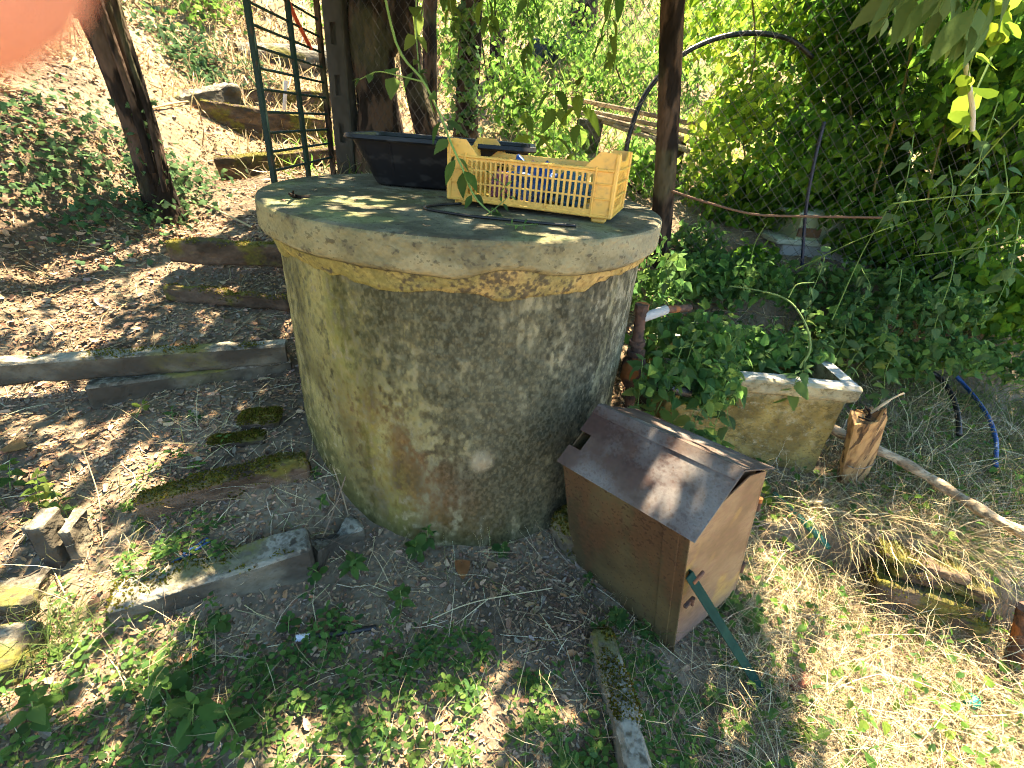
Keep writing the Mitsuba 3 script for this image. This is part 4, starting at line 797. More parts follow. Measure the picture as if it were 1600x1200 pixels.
# ------------------------------------------------------------------ foliage masses
def ellips(c, r, n, shell=.0, rr=rng):
    d = nrm(rr.normal(size=(n, 3))); u = (shell + (1 - shell) * rr.uniform(0, 1, n) ** (1 / 2.2))
    p = np.asarray(c) + d * u[:, None] * np.asarray(r)
    return p + .12 * np.asarray(r) * (meshkit.noise(p * 4)[:, None] - .5) * d * 3, d
def clumpy(p, f=3.0, t=.42, seed=0): return meshkit.fbm(p * f, 3, seed) > t
def leafmass(parts, cols, smin, smax, tm=L_OVATE, hang=.6, seed=0, clump=.40, cf=3.5):
    out = []
    for c, r, n in parts:
        p, d = ellips(c, r, int(n)); k = clumpy(p, cf, clump, seed); p, d = p[k], d[k]; n = len(p)
        out.append(scatter(tm, p, nrm(rvec(n) * .8 + [0, -.25, -hang]), nrm(rvec(n) * .8 + d * .5 + [0, -.3, .5]), rng.uniform(smin, smax, n), pick(cols, n)))
    return merge3(out)
hd = thing('climber_hedge', 'dense dark green climbing plant thicket hanging over the fence at right', 'hedge')
HB = [(aty(1460, -40, 4.8), (.9, .5, .5), 2800), (aty(1430, 170, 4.1), (1.0, .65, .95), 9000), (aty(1570, 320, 3.4), (.75, .5, .85), 5500), (aty(1500, 300, 4.0), (.7, .35, .65), 3600), (aty(1590, 230, 3.6), (.5, .4, .5), 2500), (aty(1320, 270, 4.2), (.55, .45, .55), 3600), (aty(1330, 70, 4.4), (.7, .5, .55), 3600), (aty(1200, 120, 4.3), (.45, .35, .6), 1500),
      (aty(1140, 240, 4.2), (.40, .4, .6), 1700), (aty(1190, 310, 3.9), (.5, .3, .26), 1500), (aty(1150, 180, 3.5), (.35, .2, .5), 700), (aty(1380, 350, 3.35), (.25, .2, .22), 500), (aty(1435, 245, 4.3), (.4, .3, .3), 1100), (aty(1285, 240, 3.45), (.42, .15, .42), 1500), (aty(1340, 375, 3.4), (.2, .1, .12), 220), (aty(1180, 400, 3.35), (.18, .1, .10), 220), (aty(1255, 330, 3.45), (.3, .1, .08), 260), (aty(1580, 470, 2.95), (.45, .3, .30), 1300), (aty(1440, 405, 3.5), (.5, .35, .3), 1500), (aty(1560, 90, 3.1), (.55, .35, .4), 1800), (aty(1700, 300, 3.2), (.6, .5, .8), 2500), (aty(1500, 10, 4.3), (1.3, .6, .35), 4000), (aty(1120, 20, 5.0), (.5, .5, .5), 1300)]
left_ = [b for b in HB if b[0][0] / b[0][1] < .44]; right_ = [b for b in HB if b[0][0] / b[0][1] >= .44]
V, F_, C_ = leafmass(right_, G_HEDGE, .034, .092, seed=3, clump=.43, cf=2.6); put('foliage', (V, F_), 'leaf', hd, col=C_, kind='stuff')
V, F_, C_ = leafmass(left_, [(.20, .34, .03), (.26, .38, .035), (.13, .26, .03), (.30, .40, .05)], .034, .085, seed=4, clump=.46, cf=3.4, hang=.3); put('foliage', (V, F_), 'leaf', hd, col=C_, kind='stuff', label='sunlit yellow green foliage along the left edge of the thicket')
for a in [[(1360, 420, 3.2), (1365, 300, 3.1), (1395, 200, 3.0), (1420, 100, 3.0), (1440, -40, 3.0)], [(1440, 380, 3.0), (1455, 280, 2.95), (1480, 180, 3.0)], [(1180, 330, 3.6), (1160, 200, 3.7), (1180, 80, 3.8), (1170, -50, 3.8)], [(1300, 400, 3.5), (1330, 200, 3.6), (1300, 20, 3.7)], [(1500, 470, 3.1), (1490, 330, 3.2), (1530, 150, 3.2), (1520, -40, 3.2)]]:
    put('stem', tube(spline([aty(q[0], q[1], q[2] + .35) for q in a], 26), rng.uniform(.005, .009), 6), 'matte', hd, smooth=True, col=np.array([.13, .12, .04]))
put('stem', tube(spline([aty(1048, 298, 3.15), aty(1110, 318, 3.1), aty(1180, 335, 3.1), aty(1260, 338, 3.1), aty(1385, 340, 3.1)], 30), .007, 7), 'matte', hd, smooth=True, col=np.array([.13, .075, .045]))
for a in [[(1395, 318, 2.4), (1500, 306, 2.3), (1610, 300, 2.2)], [(1245, 420, 2.9), (1340, 375, 2.7), (1420, 345, 2.6)], [(1430, 400, 2.6), (1540, 385, 2.4), (1620, 368, 2.3)], [(1500, 290, 2.3), (1560, 220, 2.2), (1620, 160, 2.1)], [(1170, 420, 3.0), (1180, 380, 3.0), (1200, 345, 3.0)], [(1300, 500, 2.6), (1345, 400, 2.7), (1385, 330, 2.7)]]:
    put('tendril', tube(spline([aty(*q) for q in a], 24), np.linspace(.0034, .0015, 24), 5), 'matte', hd, smooth=True, col=np.array([.15, .22, .05]))
# bright leafy shrubs on the slope behind the fence
bushes = [((815, 165, 5.6), (.45, .4, .5), 1500, 'leafy bush right behind the fence above the yellow crate'), ((890, 45, 8.0), (.8, .6, .6), 1500, 'bright bush far up the slope above the yellow crate'), ((985, 120, 6.6), (.6, .4, .45), 1300, 'bush beside the wooden fence post on its left'),
          ((1100, 55, 7.0), (.7, .5, .6), 1800, 'bright bush behind the black pipe arch'), ((790, 20, 6.5), (.5, .4, .45), 1300, 'small bush beside the far brown trunk'), ((740, 120, 6.4), (.4, .4, .45), 1000, 'sunlit bush behind the straight ivy clad tree'), ((640, 20, 8.0), (.7, .5, .5), 1100, 'bush far behind the leaning trunk'),
          ((860, 235, 4.6), (.4, .25, .22), 700, 'low leafy bush just above the crate'), ((1010, 270, 4.2), (.35, .25, .22), 650, 'low bush between crate and wooden fence post'), ((930, 110, 7.4), (.6, .5, .30), 800, 'sparse pale bush on the sunlit slope'), ((545, 40, 8.5), (.7, .5, .6), 1100, 'bush far behind the grey gate post')]
for c, r, n, lab in bushes:
    c = aty(*c); key = thing('bush', lab, 'bush'); g = ground_z(c[0], c[1])
    V, F_, C_ = leafmass([(c, r, n * .30)] + [(c + rng.normal(size=3) * np.array(r) * .5, np.array(r) * .6, n * .13) for _ in range(2)], G_BRIGHT, .05, .09, seed=int(c[0] * 10) + 40, clump=.42)
    put('foliage', (V, F_), 'leaf', key, col=C_, kind='stuff')
    for _ in range(3):
        q = c + rng.normal(size=3) * np.array(r) * .5; put('stem', tube(spline([[c[0] + rng.uniform(-.1, .1), c[1], g - .03], (q + [c[0], c[1], g]) / 2 + rng.normal(size=3) * .05, q], 12), .009, 5), 'bark', key, smooth=True)
# ------------------------------------------------------------------ gate, gate post, fence
A_, B_ = aty(405, 130, 3.10), aty(507, 130, 4.35)
gate = thing('garden_gate', 'green painted metal gate with round rails standing open by the steps', 'gate')
gx = nrm((B_ - A_) * [1, 1, 0]); gl = np.linalg.norm((B_ - A_)[:2])
def gp(t, z): q = A_ + gx * gl * t; return np.array([q[0], q[1], z])
g0 = .82
zs = [aty(x, y, A_[1])[2] for x, y in [(369, -40), (375, 0), (383, 36), (391, 71), (398, 105), (406, 139), (413, 175), (420, 208), (427, 238), (434, 268)]]
put('stile', place(rbox(.036, .03, 2.2, .004).translate([0, 0, g0 + 1.1]), frame([A_[0], A_[1], 0], gx, np.cross([0, 0, 1.], gx), np.array([0, 0, 1.]))), 'green_paint', gate)
m_ = gp(.47, 0); put('stile', place(rbox(.062, .02, 2.15, .003).translate([0, 0, g0 + 1.1]), frame([m_[0], m_[1] + .03, 0], gx, np.cross([0, 0, 1.], gx), np.array([0, 0, 1.]))), 'green_paint', gate, label='broad middle upright of the gate')
put('stile', place(rbox(.05, .035, 2.2, .004).translate([0, 0, g0 + 1.1]), frame([B_[0], B_[1], 0], gx, np.cross([0, 0, 1.], gx), np.array([0, 0, 1.]))), 'bark', gate, label='dark hinge side upright')
for z in zs + [zs[0] + .17, zs[0] + .34]: put('rail', tube([gp(0.01, z), gp(.99, z)], .008, 8), 'green_paint', gate, smooth=True)
put('handle', tube([gp(.50, zs[1] + .12), gp(.62, zs[1] + .02), gp(.80, zs[1] - .10)], .014, 8), 'satin', gate, smooth=True, col=np.array([.45, .07, .03]), label='red rod at the top of the gate')
pb = foot(544, 240, 4.5); pst = thing('gate_post', 'grey concrete post with recessed slots between gate and thick tree', 'post')
pm = rbox(.17, .13, 2.6, .012)
for k in range(6): pm = pm - m3.Manifold.cube([.05, .1, .14], True).translate([0, -.09, -.9 + k * .34])
v, f = place(pm.refine_to_length(.06), frame(pb + [0, 0, 1.25], np.array([.97, -.24, 0]), np.array([.24, .97, 0]), np.array([0.0, 0, 1]))); put('shaft', (v, f), 'dark_concrete', pst)
P1 = foot(1040, 395, 3.2); P1t = aty(1051, 0, 3.2)
fpost = thing('fence_post', 'round dark wooden fence post right of the tank', 'post')
put('shaft', trunk_mesh([P1 - [0, 0, .2], P1 * .5 + P1t * .5, P1t, P1t + (P1t - P1) * .5], [.068, .064, .064, .062], 14, 30, .04, 8), 'bark', fpost, smooth=50)
fence = thing('chain_link_fence', 'grey chain link fence running between gate post and wooden post', 'fence')
def link(p, q, z0a, z0b, h, step=.062):
    L = np.linalg.norm((q - p)[:2]); out = []; d = (q - p) / L; r_ = np.random.default_rng(4)
    def pt(u, w): z0 = z0a + (z0b - z0a) * u / L; sag = .015 * math.sin(u * 5 + w * 3); return np.array([p[0] + d[0] * u, p[1] + d[1] * u + sag, z0 + w])
    n = int((L + h) / (step * 1.414))
    for i in range(n):
        for s in (1, -1):
            u0 = -h + i * step * 1.414 if s > 0 else i * step * 1.414
            a, b = max(0, u0) if s > 0 else min(L, u0), min(L, u0 + h) if s > 0 else max(0, u0 - h)
            wa, wb = abs(a - u0), abs(b - u0)
            if abs(a - b) < .05: continue
            k = max(3, int(abs(b - a) / (step * .7))); us = np.linspace(a, b, k); ws = np.linspace(wa, wb, k)
            pts = [pt(u, w) for u, w in zip(us, ws)]; out.append(tube(pts, .0014, 4, False))
    return join(*out)
pe = np.array([1.95, 3.10, 0]); pf = np.array([3.4, 3.0, 0])
put('wire_mesh', link(pb, P1, pb[2] + .05, P1[2], 1.75), 'matte', fence, col=np.array([.05, .05, .048]), kind='stuff')
put('wire_mesh', link(P1, pe, P1[2], .78, 1.75), 'matte', fence, col=np.array([.05, .05, .048]), kind='stuff')
put('wire_mesh', link(pe, pf, .78, .6, 1.75), 'matte', fence, col=np.array([.05, .05, .048]), kind='stuff')
put('blue_rod', tube(spline([aty(1253, 415, 3.15), aty(1259, 330, 3.15), aty(1272, 255, 3.15), aty(1288, 190, 3.15)], 24), .010, 8), 'satin', smooth=True, col=np.array([.006, .014, .035]), label='thin dark blue rod standing in the thicket', cat='rod')
put('pipe_arch', tube(spline([aty(974, 262, 3.6), aty(985, 205, 3.6), aty(1010, 145, 3.65), aty(1060, 90, 3.7), aty(1120, 60, 3.8), aty(1180, 52, 3.9), aty(1235, 62, 4.0), aty(1270, 90, 4.0)], 50), .016, 10), 'black_plastic', smooth=True, label='bent black plastic pipe arching behind the wooden fence post', cat='pipe')
# planks stacked on the slope
pl = thing('plank_stack', 'stack of weathered grey planks lying on the slope behind the fence', 'planks')
for i, (a, b) in enumerate([((892, 150), (1094, 192)), ((880, 162), (1090, 205)), ((905, 172), (1085, 218)), ((940, 186), (1075, 232))]):
    q0, q1 = aty(*a, 5.2 - .1 * i), aty(*b, 4.6 - .1 * i); put('plank', beam(q0, q1, .14, .035, 60 + i, amp=.004, step=.05), 'grey_wood', pl, smooth=35)
for k, t in enumerate((.12, .85)):
    q = aty(905, 172, 5.0) * (1 - t) + aty(1085, 210, 4.5) * t; g = ground_z(q[0], q[1]); v, f = rock_block(.22, .2, max(.1, q[2] - g), .04, .02, 70 + k); put('support', (v + [q[0], q[1] + .08, (q[2] + g) / 2 - .05], f), 'old_stone', pl, smooth=45)
# pale box behind the fence (hive-like)
hv = thing('hive_box', 'pale green wooden hive box standing behind the fence in thicket', 'beehive'); hc = aty(1262, 392, 3.75); hc[2] = aty(1262, 372, 3.75)[2]; hX = nrm([1, .05, .0]); hY = np.array([-.05, 1, 0.]); hZ = np.array([0, 0, 1.])
for nm, sx, sy, sz, z, c in [('upper_box', .58, .40, .17, .095, (.22, .28, .16)), ('ledge', .78, .46, .035, 0.0, (.26, .29, .21)), ('lower_box', .66, .42, .30, -.17, (.22, .23, .21)), ('lid', .64, .46, .02, .19, (.32, .36, .28))]:
    put(nm, place(rbox(sx, sy, sz, .006).translate([.04 if nm == 'upper_box' else 0, 0, z]), frame(hc, hX, hY, hZ)), 'matte', hv, col=np.array(c))
put('entrance', place(rbox(.16, .02, .06, .002).translate([-.17, -.205, .07]), frame(hc, hX, hY, hZ)), 'matte', hv, col=np.array([.10, .06, .03]))
# dark blue crate far up the slope and a pale stone by it
bc = foot(848, 84, 8.6); bn = thing('blue_bin', 'dark blue plastic bin far up slope behind the fence', 'bin'); put('body', loft([ring(bc[0], bc[1], bc[2], .34, .3, .03, 4), ring(bc[0], bc[1], bc[2] + .30, .44, .4, .03, 4), ring(bc[0], bc[1], bc[2] + .30, .40, .36, .03, 4), ring(bc[0], bc[1], bc[2] + .05, .32, .28, .03, 4)]), 'satin', bn, smooth=30, col=np.array([.02, .04, .07])); put('rim', loft([ring(bc[0], bc[1], bc[2] + .28, .45, .41, .03, 4), ring(bc[0], bc[1], bc[2] + .31, .46, .42, .03, 4), ring(bc[0], bc[1], bc[2] + .31, .40, .36, .03, 4)], False), 'satin', bn, smooth=30, col=np.array([.02, .04, .07]))

# ------------------------------------------------------------------ plants with stems and leaves of their own
def shoot(name, label, cat, pts, leaf, size, cols, pairs, rad=.003, group=None, tm=L_TOOTH, bs='leaf', seed=0, hang=.25, tip=True, single=False, width=1.0, stem_col=(.16, .24, .06), start=.2, wide_leaf_key='leaf', stuff=False):
    """A stem with leaves in opposite pairs, every leaf an entry of its own (or all one part where they are tiny)."""
    r = np.random.default_rng(seed); key = thing(name, label, cat, group); p = spline(pts, 30)
    put('stem', tube(p, np.linspace(rad, rad * .5, 30), 6), 'matte', key, smooth=True, col=np.array(stem_col)); acc = []
    t = np.gradient(p, axis=0); ph = r.uniform(0, 6.3)
    for i in range(pairs):
        u = start + (1 - start) * (i + .5) / pairs; k = int(u * 29); ax = nrm(t[k]); a = nrm(np.cross(ax, [.3, .2, .9])); b = np.cross(ax, a); ph += 1.57 + r.uniform(-.3, .3)
        for s in ((0,) if single else (0, math.pi)):
            d = math.cos(ph + s) * a + math.sin(ph + s) * b + ax * .25 + [0, 0, -hang] + r.normal(size=3) * .12
            sz = size * r.uniform(.75, 1.2) * (1.0 if u < .8 else .65)
            q = scatter(tm, [p[k] + nrm(d) * sz * .12], [d], [nrm(np.array([0, -.25, 1.0]) + .35 * r.normal(size=3))], sz, pick(cols, 1, r), sz * width); acc.append(q)
            if not stuff: put(wide_leaf_key, (q[0], q[1]), bs, key, smooth=True, col=q[2])
    if tip:
        for _ in range(3):
            d = nrm(t[-1]) + r.normal(size=3) * .5; q = scatter(tm, [p[-1]], [d], [[0, -.3, 1]], size * .45, pick(cols, 1, r), size * .45 * width); acc.append(q)
            if not stuff: put(wide_leaf_key, (q[0], q[1]), bs, key, smooth=True, col=q[2])
    if stuff: V, F_, C_ = merge3(acc); put('foliage', (V, F_), bs, key, smooth=True, col=C_, kind='stuff')
    return key
# climbing stem with paired leaves in front of the tub and crate
vy = 1.95
shoot('climbing_vine', 'green climbing vine with pointed leaves hanging before the black tub', 'vine', [aty(590, -60, 2.6), aty(620, 70, 2.4), aty(660, 125, 2.2), aty(688, 180, 2.05), aty(704, 222, 1.86), aty(722, 262, 1.80), aty(745, 312, 1.76), aty(790, 350, 1.72)], 0, .078, [(.10, .18, .045), (.13, .22, .06), (.09, .15, .05)], 8, .0055, tm=L_LANCE, seed=5, hang=.75, width=1.5, start=.22, stem_col=(.22, .32, .08))
shoot('climbing_vine', 'side shoot with three broad leaves before the thick dark tree', 'vine', [aty(662, 128, 2.2), aty(622, 118, 2.2), aty(590, 112, 2.2), aty(562, 124, 2.2)], 0, .075, [(.12, .20, .06), (.14, .22, .05)], 2, .003, tm=L_OVATE, seed=9, hang=.5, width=1.2, stem_col=(.22, .32, .08))
shoot('climbing_vine', 'thin upright vine crossing the side shoot, left of straight tree', 'vine', [aty(652, -40, 2.5), aty(650, 40, 2.4), aty(655, 115, 2.25)], 0, .085, [(.10, .17, .05), (.16, .22, .05)], 3, .004, tm=L_OVATE, seed=11, hang=.7, width=1.1, stem_col=(.2, .3, .08))
shoot('weed_sprig', 'small green sprig lying against the front of yellow crate', 'weed', [aty(745, 348, 1.70), aty(778, 322, 1.70), aty(795, 300, 1.71), aty(765, 270, 1.72)], 0, .03, G_SHADE, 5, .0018, tm=L_LANCE, seed=15, hang=.3, width=1.3)
shoot('weed_sprig', 'tiny weed sprig on the lid rim below the yellow crate', 'weed', [LP(790, 350, LIDZ + .004), LP(808, 352, LIDZ + .012), LP(838, 350, LIDZ + .016)], 0, .022, G_SHADE, 4, .0015, tm=L_LANCE, seed=16, hang=.1, width=1.3)
# big drooping leaves behind the crate and hanging from the top
for i, (x, y, yy, n, sd) in enumerate([(868, 150, 3.1, 4, 21), (905, 175, 3.1, 4, 22), (830, 205, 3.0, 3, 23), (760, -20, 2.9, 4, 24), (700, -30, 2.7, 3, 25), (950, 40, 3.0, 4, 26), (820, 40, 3.1, 3, 27)]):
    lab = ['tall nettle with drooping toothed leaves right behind the crate', 'second tall nettle with drooping leaves, just right of the first behind crate', 'nettle shoot above the left half of yellow crate', 'leafy shoot hanging from the top beside the ivy clad tree', 'leafy shoot hanging from the top before the leaning trunk', 'sunlit leafy shoot high on the fence left of wooden post', 'leafy shoot on the fence above the crate, near its middle'][i]
    q = aty(x, y, yy); hangs = y < 60
    pts = [q + [0, .05, .5], q + [.02, 0, .2], q, q + [.03, -.03, -.15]] if hangs else [[q[0] + .05, q[1] + .1, ground_z(q[0], q[1]).item()], q + [.02, .05, -.3], q, q + [-.03, -.04, .12]]
    shoot('nettle' if not hangs else 'hanging_shoot', lab, 'nettle' if not hangs else 'vine', pts, 0, .16 if i < 3 else .12, [(.10, .17, .03), (.14, .20, .03), (.08, .14, .03)], n, .004, tm=L_TOOTH, seed=sd, hang=.9, width=.9, start=.35)
# nettles and climbers in and round the trough
ORD = ['first', 'second', 'third', 'fourth', 'fifth', 'sixth', 'seventh', 'eighth', 'ninth', 'tenth', 'eleventh']
def where_of(q): return 'inside the stone trough' if (.75 < q[0] < 1.65 and 2.06 < q[1] < 2.5) else 'between tank and stone trough' if q[0] < .85 and q[1] < 2.3 else 'behind the stone trough'
count_ = {}
NET = sorted([(1040, 560, 1.80, .30), (1075, 575, 1.86, .36), (1105, 560, 1.95, .38), (1060, 520, 2.1, .42), (1140, 570, 2.12, .36), (1165, 585, 2.0, .28), (1200, 560, 2.2, .34), (1230, 575, 2.1, .26), (1255, 550, 2.3, .34), (1290, 540, 2.35, .34), (1130, 520, 2.4, .42), (1190, 515, 2.5, .36), (1020, 500, 2.2, .40), (1010, 590, 1.75, .20), (1095, 620, 1.72, .20), (1330, 520, 2.5, .4), (1370, 530, 2.5, .4), (1255, 500, 2.6, .35), (1035, 460, 2.4, .45), (1085, 500, 2.4, .42), (1400, 560, 2.4, .3), (1120, 640, 1.7, .22), (1345, 560, 2.35, .3)])
for i, (x, y, yy, h) in enumerate(NET):
    q = aty(x, y, yy); g = max(ground_z(q[0], q[1]).item(), 0 if not (.75 < q[0] < 1.65 and 2.06 < q[1] < 2.5) else .40); r = np.random.default_rng(100 + i); b = np.array([q[0], q[1], min(g, q[2] - .12)]); top = q + r.normal(size=3) * .03 + [0, -.02, .06]
    where = 'inside the stone trough' if (.75 < q[0] < 1.65 and 2.06 < q[1] < 2.5) else 'between tank and stone trough' if q[0] < .85 and q[1] < 2.3 else 'behind the stone trough'
    shoot('nettle', f'green nettle {where}, {ORD[count_.setdefault(where, 0)]} of them from the left', 'nettle', [b, b * .6 + top * .4 + r.normal(size=3) * .02, b * .25 + top * .75 + r.normal(size=3) * .02, top], 0, .082, [(.13, .22, .08), (.16, .26, .09), (.11, .19, .075), (.20, .29, .07)], 6, .003, group=f'nettles growing {where}', tm=L_TOOTH, seed=200 + i, hang=.45, width=1.0, start=.3); count_[where] += 1
loopv = thing('arching_stem', 'bare pale green stem arching over the stone trough', 'vine')
put('stem', tube(spline([aty(1140, 447, 2.4), aty(1190, 455, 2.3), aty(1232, 470, 2.2), aty(1258, 505, 2.1), aty(1266, 545, 2.05), aty(1250, 575, 2.03)], 40), np.linspace(.003, .0055, 40), 7), 'matte', loopv, smooth=True, col=np.array([.15, .22, .07]))
put('side_stem', tube(spline([aty(1232, 465, 2.2), aty(1245, 445, 2.2), aty(1272, 441, 2.2)], 14), .0025, 5), 'matte', loopv, smooth=True, col=np.array([.24, .33, .10]))
# leafy branch at the top right, near the camera
for i, (x, y, yy, sd) in enumerate([(1440, -30, 2.0, 41), (1490, -40, 1.9, 42), (1540, -20, 1.8, 43), (1410, -40, 2.2, 44)]):
    q = aty(x, y, yy); lab = ['first drooping leafy branch tip at top right', 'drooping branch tip at top right hanging beside the sunlit leaves', 'drooping branch tip nearest the top right corner', 'drooping branch tip at top right, leftmost of its kind'][i]
    shoot('hanging_branch', lab, 'branch', [q + [.1, .1, .35], q + [.03, .03, .12], q, q + [0, 0, -.12]], 0, .135, [(.18, .25, .08), (.22, .28, .10), (.15, .22, .07)], 6, .005, tm=L_LANCE, seed=sd, hang=.9, width=1.45, start=.15)
for i, (x, y, yy, sd) in enumerate([(1510, 130, 2.0, 51), (1560, 50, 1.9, 52), (1505, 210, 2.05, 53)]):
    q = aty(x, y, yy); lab = ['sunlit yellow green broad leaved spray above the pale stem', 'sunlit yellow green spray in the top right corner', 'lowest sunlit yellow green spray at the pale stem tip'][i]
    shoot('leaf_spray', lab, 'branch', [q + [.05, .1, .25], q + [0, .03, .1], q], 0, .095, [(.24, .33, .03), (.20, .29, .03)], 3, .004, tm=L_ROUND, seed=sd, hang=.6, width=.95)
put('pale_stem', tube(spline([aty(1508, 100, 2.05), aty(1515, 140, 2.05), aty(1520, 175, 2.05), aty(1519, 205, 2.05)], 16), .008, 8), 'matte', smooth=True, col=np.array([.42, .38, .27]), label='short pale bare stem hanging among sunlit leaves at top right', cat='branch')
# leafy tendrils hanging in front of the hedge at right
for i, (x, y, yy, sd, L) in enumerate(sorted([(1470, 330, 2.7, 61, .35), (1410, 290, 2.8, 62, .4), (1540, 250, 2.5, 63, .4), (1580, 420, 2.4, 64, .35), (1480, 470, 2.6, 65, .35), (1550, 330, 2.5, 66, .4), (1400, 480, 2.6, 67, .3), (1340, 470, 2.7, 68, .25), (1270, 440, 2.8, 69, .25)])):
    q = aty(x, y, yy); r = np.random.default_rng(sd)
    shoot('hanging_shoot', f'leafy shoot hanging out of the dark hedge at right, {ORD[i]} from the left', 'vine', [q + [.05, .15, L * .6], q + r.normal(size=3) * .03 + [0, 0, L * .2], q + r.normal(size=3) * .03 - [0, .03, L * .2], q - [.03, .06, L * .5]], 0, .075, [(.12, .20, .08), (.14, .23, .09), (.10, .18, .07)], 7, .0028, group='leafy shoots hanging from the hedge', tm=L_OVATE, seed=sd, hang=.5, start=.05)
# plants in the foreground
FG = [(655, 870, 5, .045, L_ROUND, 'round leaved seedling cluster touching the tank foot', .10), (668, 845, 3, .05, L_TOOTH, 'toothed seedling right at the tank foot, above the round leaved one', .12), (785, 868, 4, .035, L_ROUND, 'small round leaved weed at the tank foot, right of the orange leaf', .07), (965, 978, 6, .048, L_OVATE, 'leafy weed at the lower corner of the rusty cabinet', .10), (925, 915, 3, .035, L_OVATE, 'little weed against the rusty cabinet side', .06),
      (545, 890, 5, .05, L_TOOTH, 'nettle seedling beside the kerb fragment', .10), (505, 900, 3, .04, L_ROUND, 'round leaved weed left of the nettle seedling by the kerb', .06), (628, 960, 4, .055, L_TOOTH, 'nettle seedling in front of tank, right of the hose offcut', .10), (300, 1140, 6, .075, L_TOOTH, 'large nettle with toothed leaves at bottom left', .14), (380, 1165, 4, .06, L_TOOTH, 'nettle right of the large one at bottom', .11), (265, 1090, 4, .055, L_ROUND, 'broad leaved weed just above the large nettle', .10), (60, 1140, 6, .06, L_OVATE, 'leafy plant in the bottom left corner', .14),
      (345, 975, 4, .035, L_ROUND, 'weed in front of the concrete kerb', .06), (450, 995, 4, .035, L_ROUND, 'weed touching the white end of hose offcut', .06), (1135, 955, 6, .05, L_IVY, 'ivy sprig at the foot of the rusty cabinet door', .12), (1165, 985, 5, .05, L_OVATE, 'leafy weed right of the green angle bar', .12), (1195, 800, 5, .06, L_ROUND, 'pale green broad leaved plant behind the rusty cabinet door', .16), (1185, 740, 3, .05, L_OVATE, 'weed between cabinet roof and stone trough', .10), (1240, 1160, 4, .05, L_OVATE, 'pale weed in the dry grass at bottom right', .08), (500, 790, 3, .03, L_OVATE, 'sprig touching left flank of tank foot', .10),
      (60, 800, 7, .05, L_OVATE, 'sunlit bramble spray over the broken block', .16), (110, 815, 5, .045, L_OVATE, 'bramble tip crossing the broken block', .14), (15, 770, 4, .05, L_OVATE, 'bramble leaves cut by the left edge of the view', .12), (210, 655, 2, .05, L_ROUND, 'single pale weed on bare soil left of mossy stone', .05), (270, 670, 4, .035, L_OVATE, 'small dark weed in front of the stacked beams', .05), (310, 660, 3, .035, L_OVATE, 'small dark weed nearer the mossy stone', .05), (215, 825, 4, .03, L_OVATE, 'small weed below the mossy log', .05), (285, 785, 3, .028, L_OVATE, 'tiny weed touching the mossy log', .04), (490, 750, 4, .03, L_OVATE, 'small weed at the right end of the mossy log', .06)]
for i, (x, y, n, sz, tm, lab, h) in enumerate(FG):
    q = atg(x, y); r = np.random.default_rng(300 + i); lean = r.normal(size=3) * .03 * [1, 1, 0]
    cols = [(.13, .20, .045), (.16, .23, .05)] if 'sunlit' in lab or 'pale' in lab else [(.10, .19, .05), (.12, .22, .055), (.085, .165, .05)]
    shoot('weed', lab, 'weed', [q - [0, 0, .01], q + lean * .5 + [0, 0, h * .5], q + lean + [0, 0, h]], 0, sz, cols, n, .0022, tm=tm, seed=400 + i, hang=.15, width=1.0, start=.25)
# large fallen leaves
for i, (x, y, s, lab, c) in enumerate([(722, 880, .07, 'large curled orange dead leaf on soil in front of the tank', (.42, .20, .08)), (45, 702, .075, 'large tan dead leaf on soil near the left edge', (.48, .30, .13)), (130, 705, .05, 'pale dead leaf right of the large tan leaf', (.50, .38, .24)), (512, 972, .055, 'tan dead leaf left of the nettle seedling in front of tank', (.44, .29, .17)), (345, 455, .06, 'yellowish dead leaf on slope by the thin dark log', (.46, .35, .14)), (610, 1040, .05, 'brown dead leaf among weeds at the bottom', (.34, .18, .09)), (760, 890, .04, 'small tan leaf right of the large orange dead leaf', (.46, .32, .17)), (595, 700, .001, '', None)]):
    if not lab: continue
    q = atg(x, y) + [0, 0, .012]; r = np.random.default_rng(500 + i); V, F_ = L_OVATE; Vb = V * [1, 1.15, 1] + np.stack([V[:, 0] * 0, V[:, 0] * 0, 1.1 * V[:, 1] ** 2 + .25 * (V[:, 0] - .5) ** 2 + .05 * r.normal(size=len(V))], 1)
    t = scatter((Vb, F_), [q], [[r.normal(), r.normal(), .15]], [[r.normal() * .2, -.25, 1]], s * 1.25, np.array([c])); put('fallen_leaf', (t[0], t[1]), 'leaf', smooth=True, col=t[2], label=lab, cat='dead leaf')

# ------------------------------------------------------------------ ground cover: litter, straw, weeds, ivy (nobody could count these)
def on_ground(n, x0, x1, y0, y1, r, dens=None):
    x, y = r.uniform(x0, x1, n), r.uniform(y0, y1, n); 
    k = (np.hypot(x - TC[0], y - TC[1]) > WALLR + .02) & ~((x > .7) & (x < 1.68) & (y > 2.03) & (y < 2.55))
    if dens is not None: k &= r.uniform(0, 1, n) < dens(x, y)
    x, y = x[k], y[k]; return np.stack([x, y, ground_z(x, y)], 1)
def vis(P): v = P - CAM; z = v @ FW; px = 800 + FOC * (v @ RT) / np.maximum(z, .05); py = 600 - FOC * (v @ UP) / np.maximum(z, .05); return P[(z > .1) & (px > -250) & (px < 1850) & (py > -150) & (py < 1500)]
def N2(x, y, f, s): return meshkit.fbm(np.stack([x * f, y * f, x * 0], -1), 3, s)
sm = lambda a, b, t: (lambda u: u * u * (3 - 2 * u))(np.clip((t - a) / (b - a), 0, 1))
dryf = lambda x, y: sm(.72, .95, x + .3 * (N2(x, y, 3, 8) - .5)) * sm(2.2, 1.7, y)
r5 = np.random.default_rng(55)
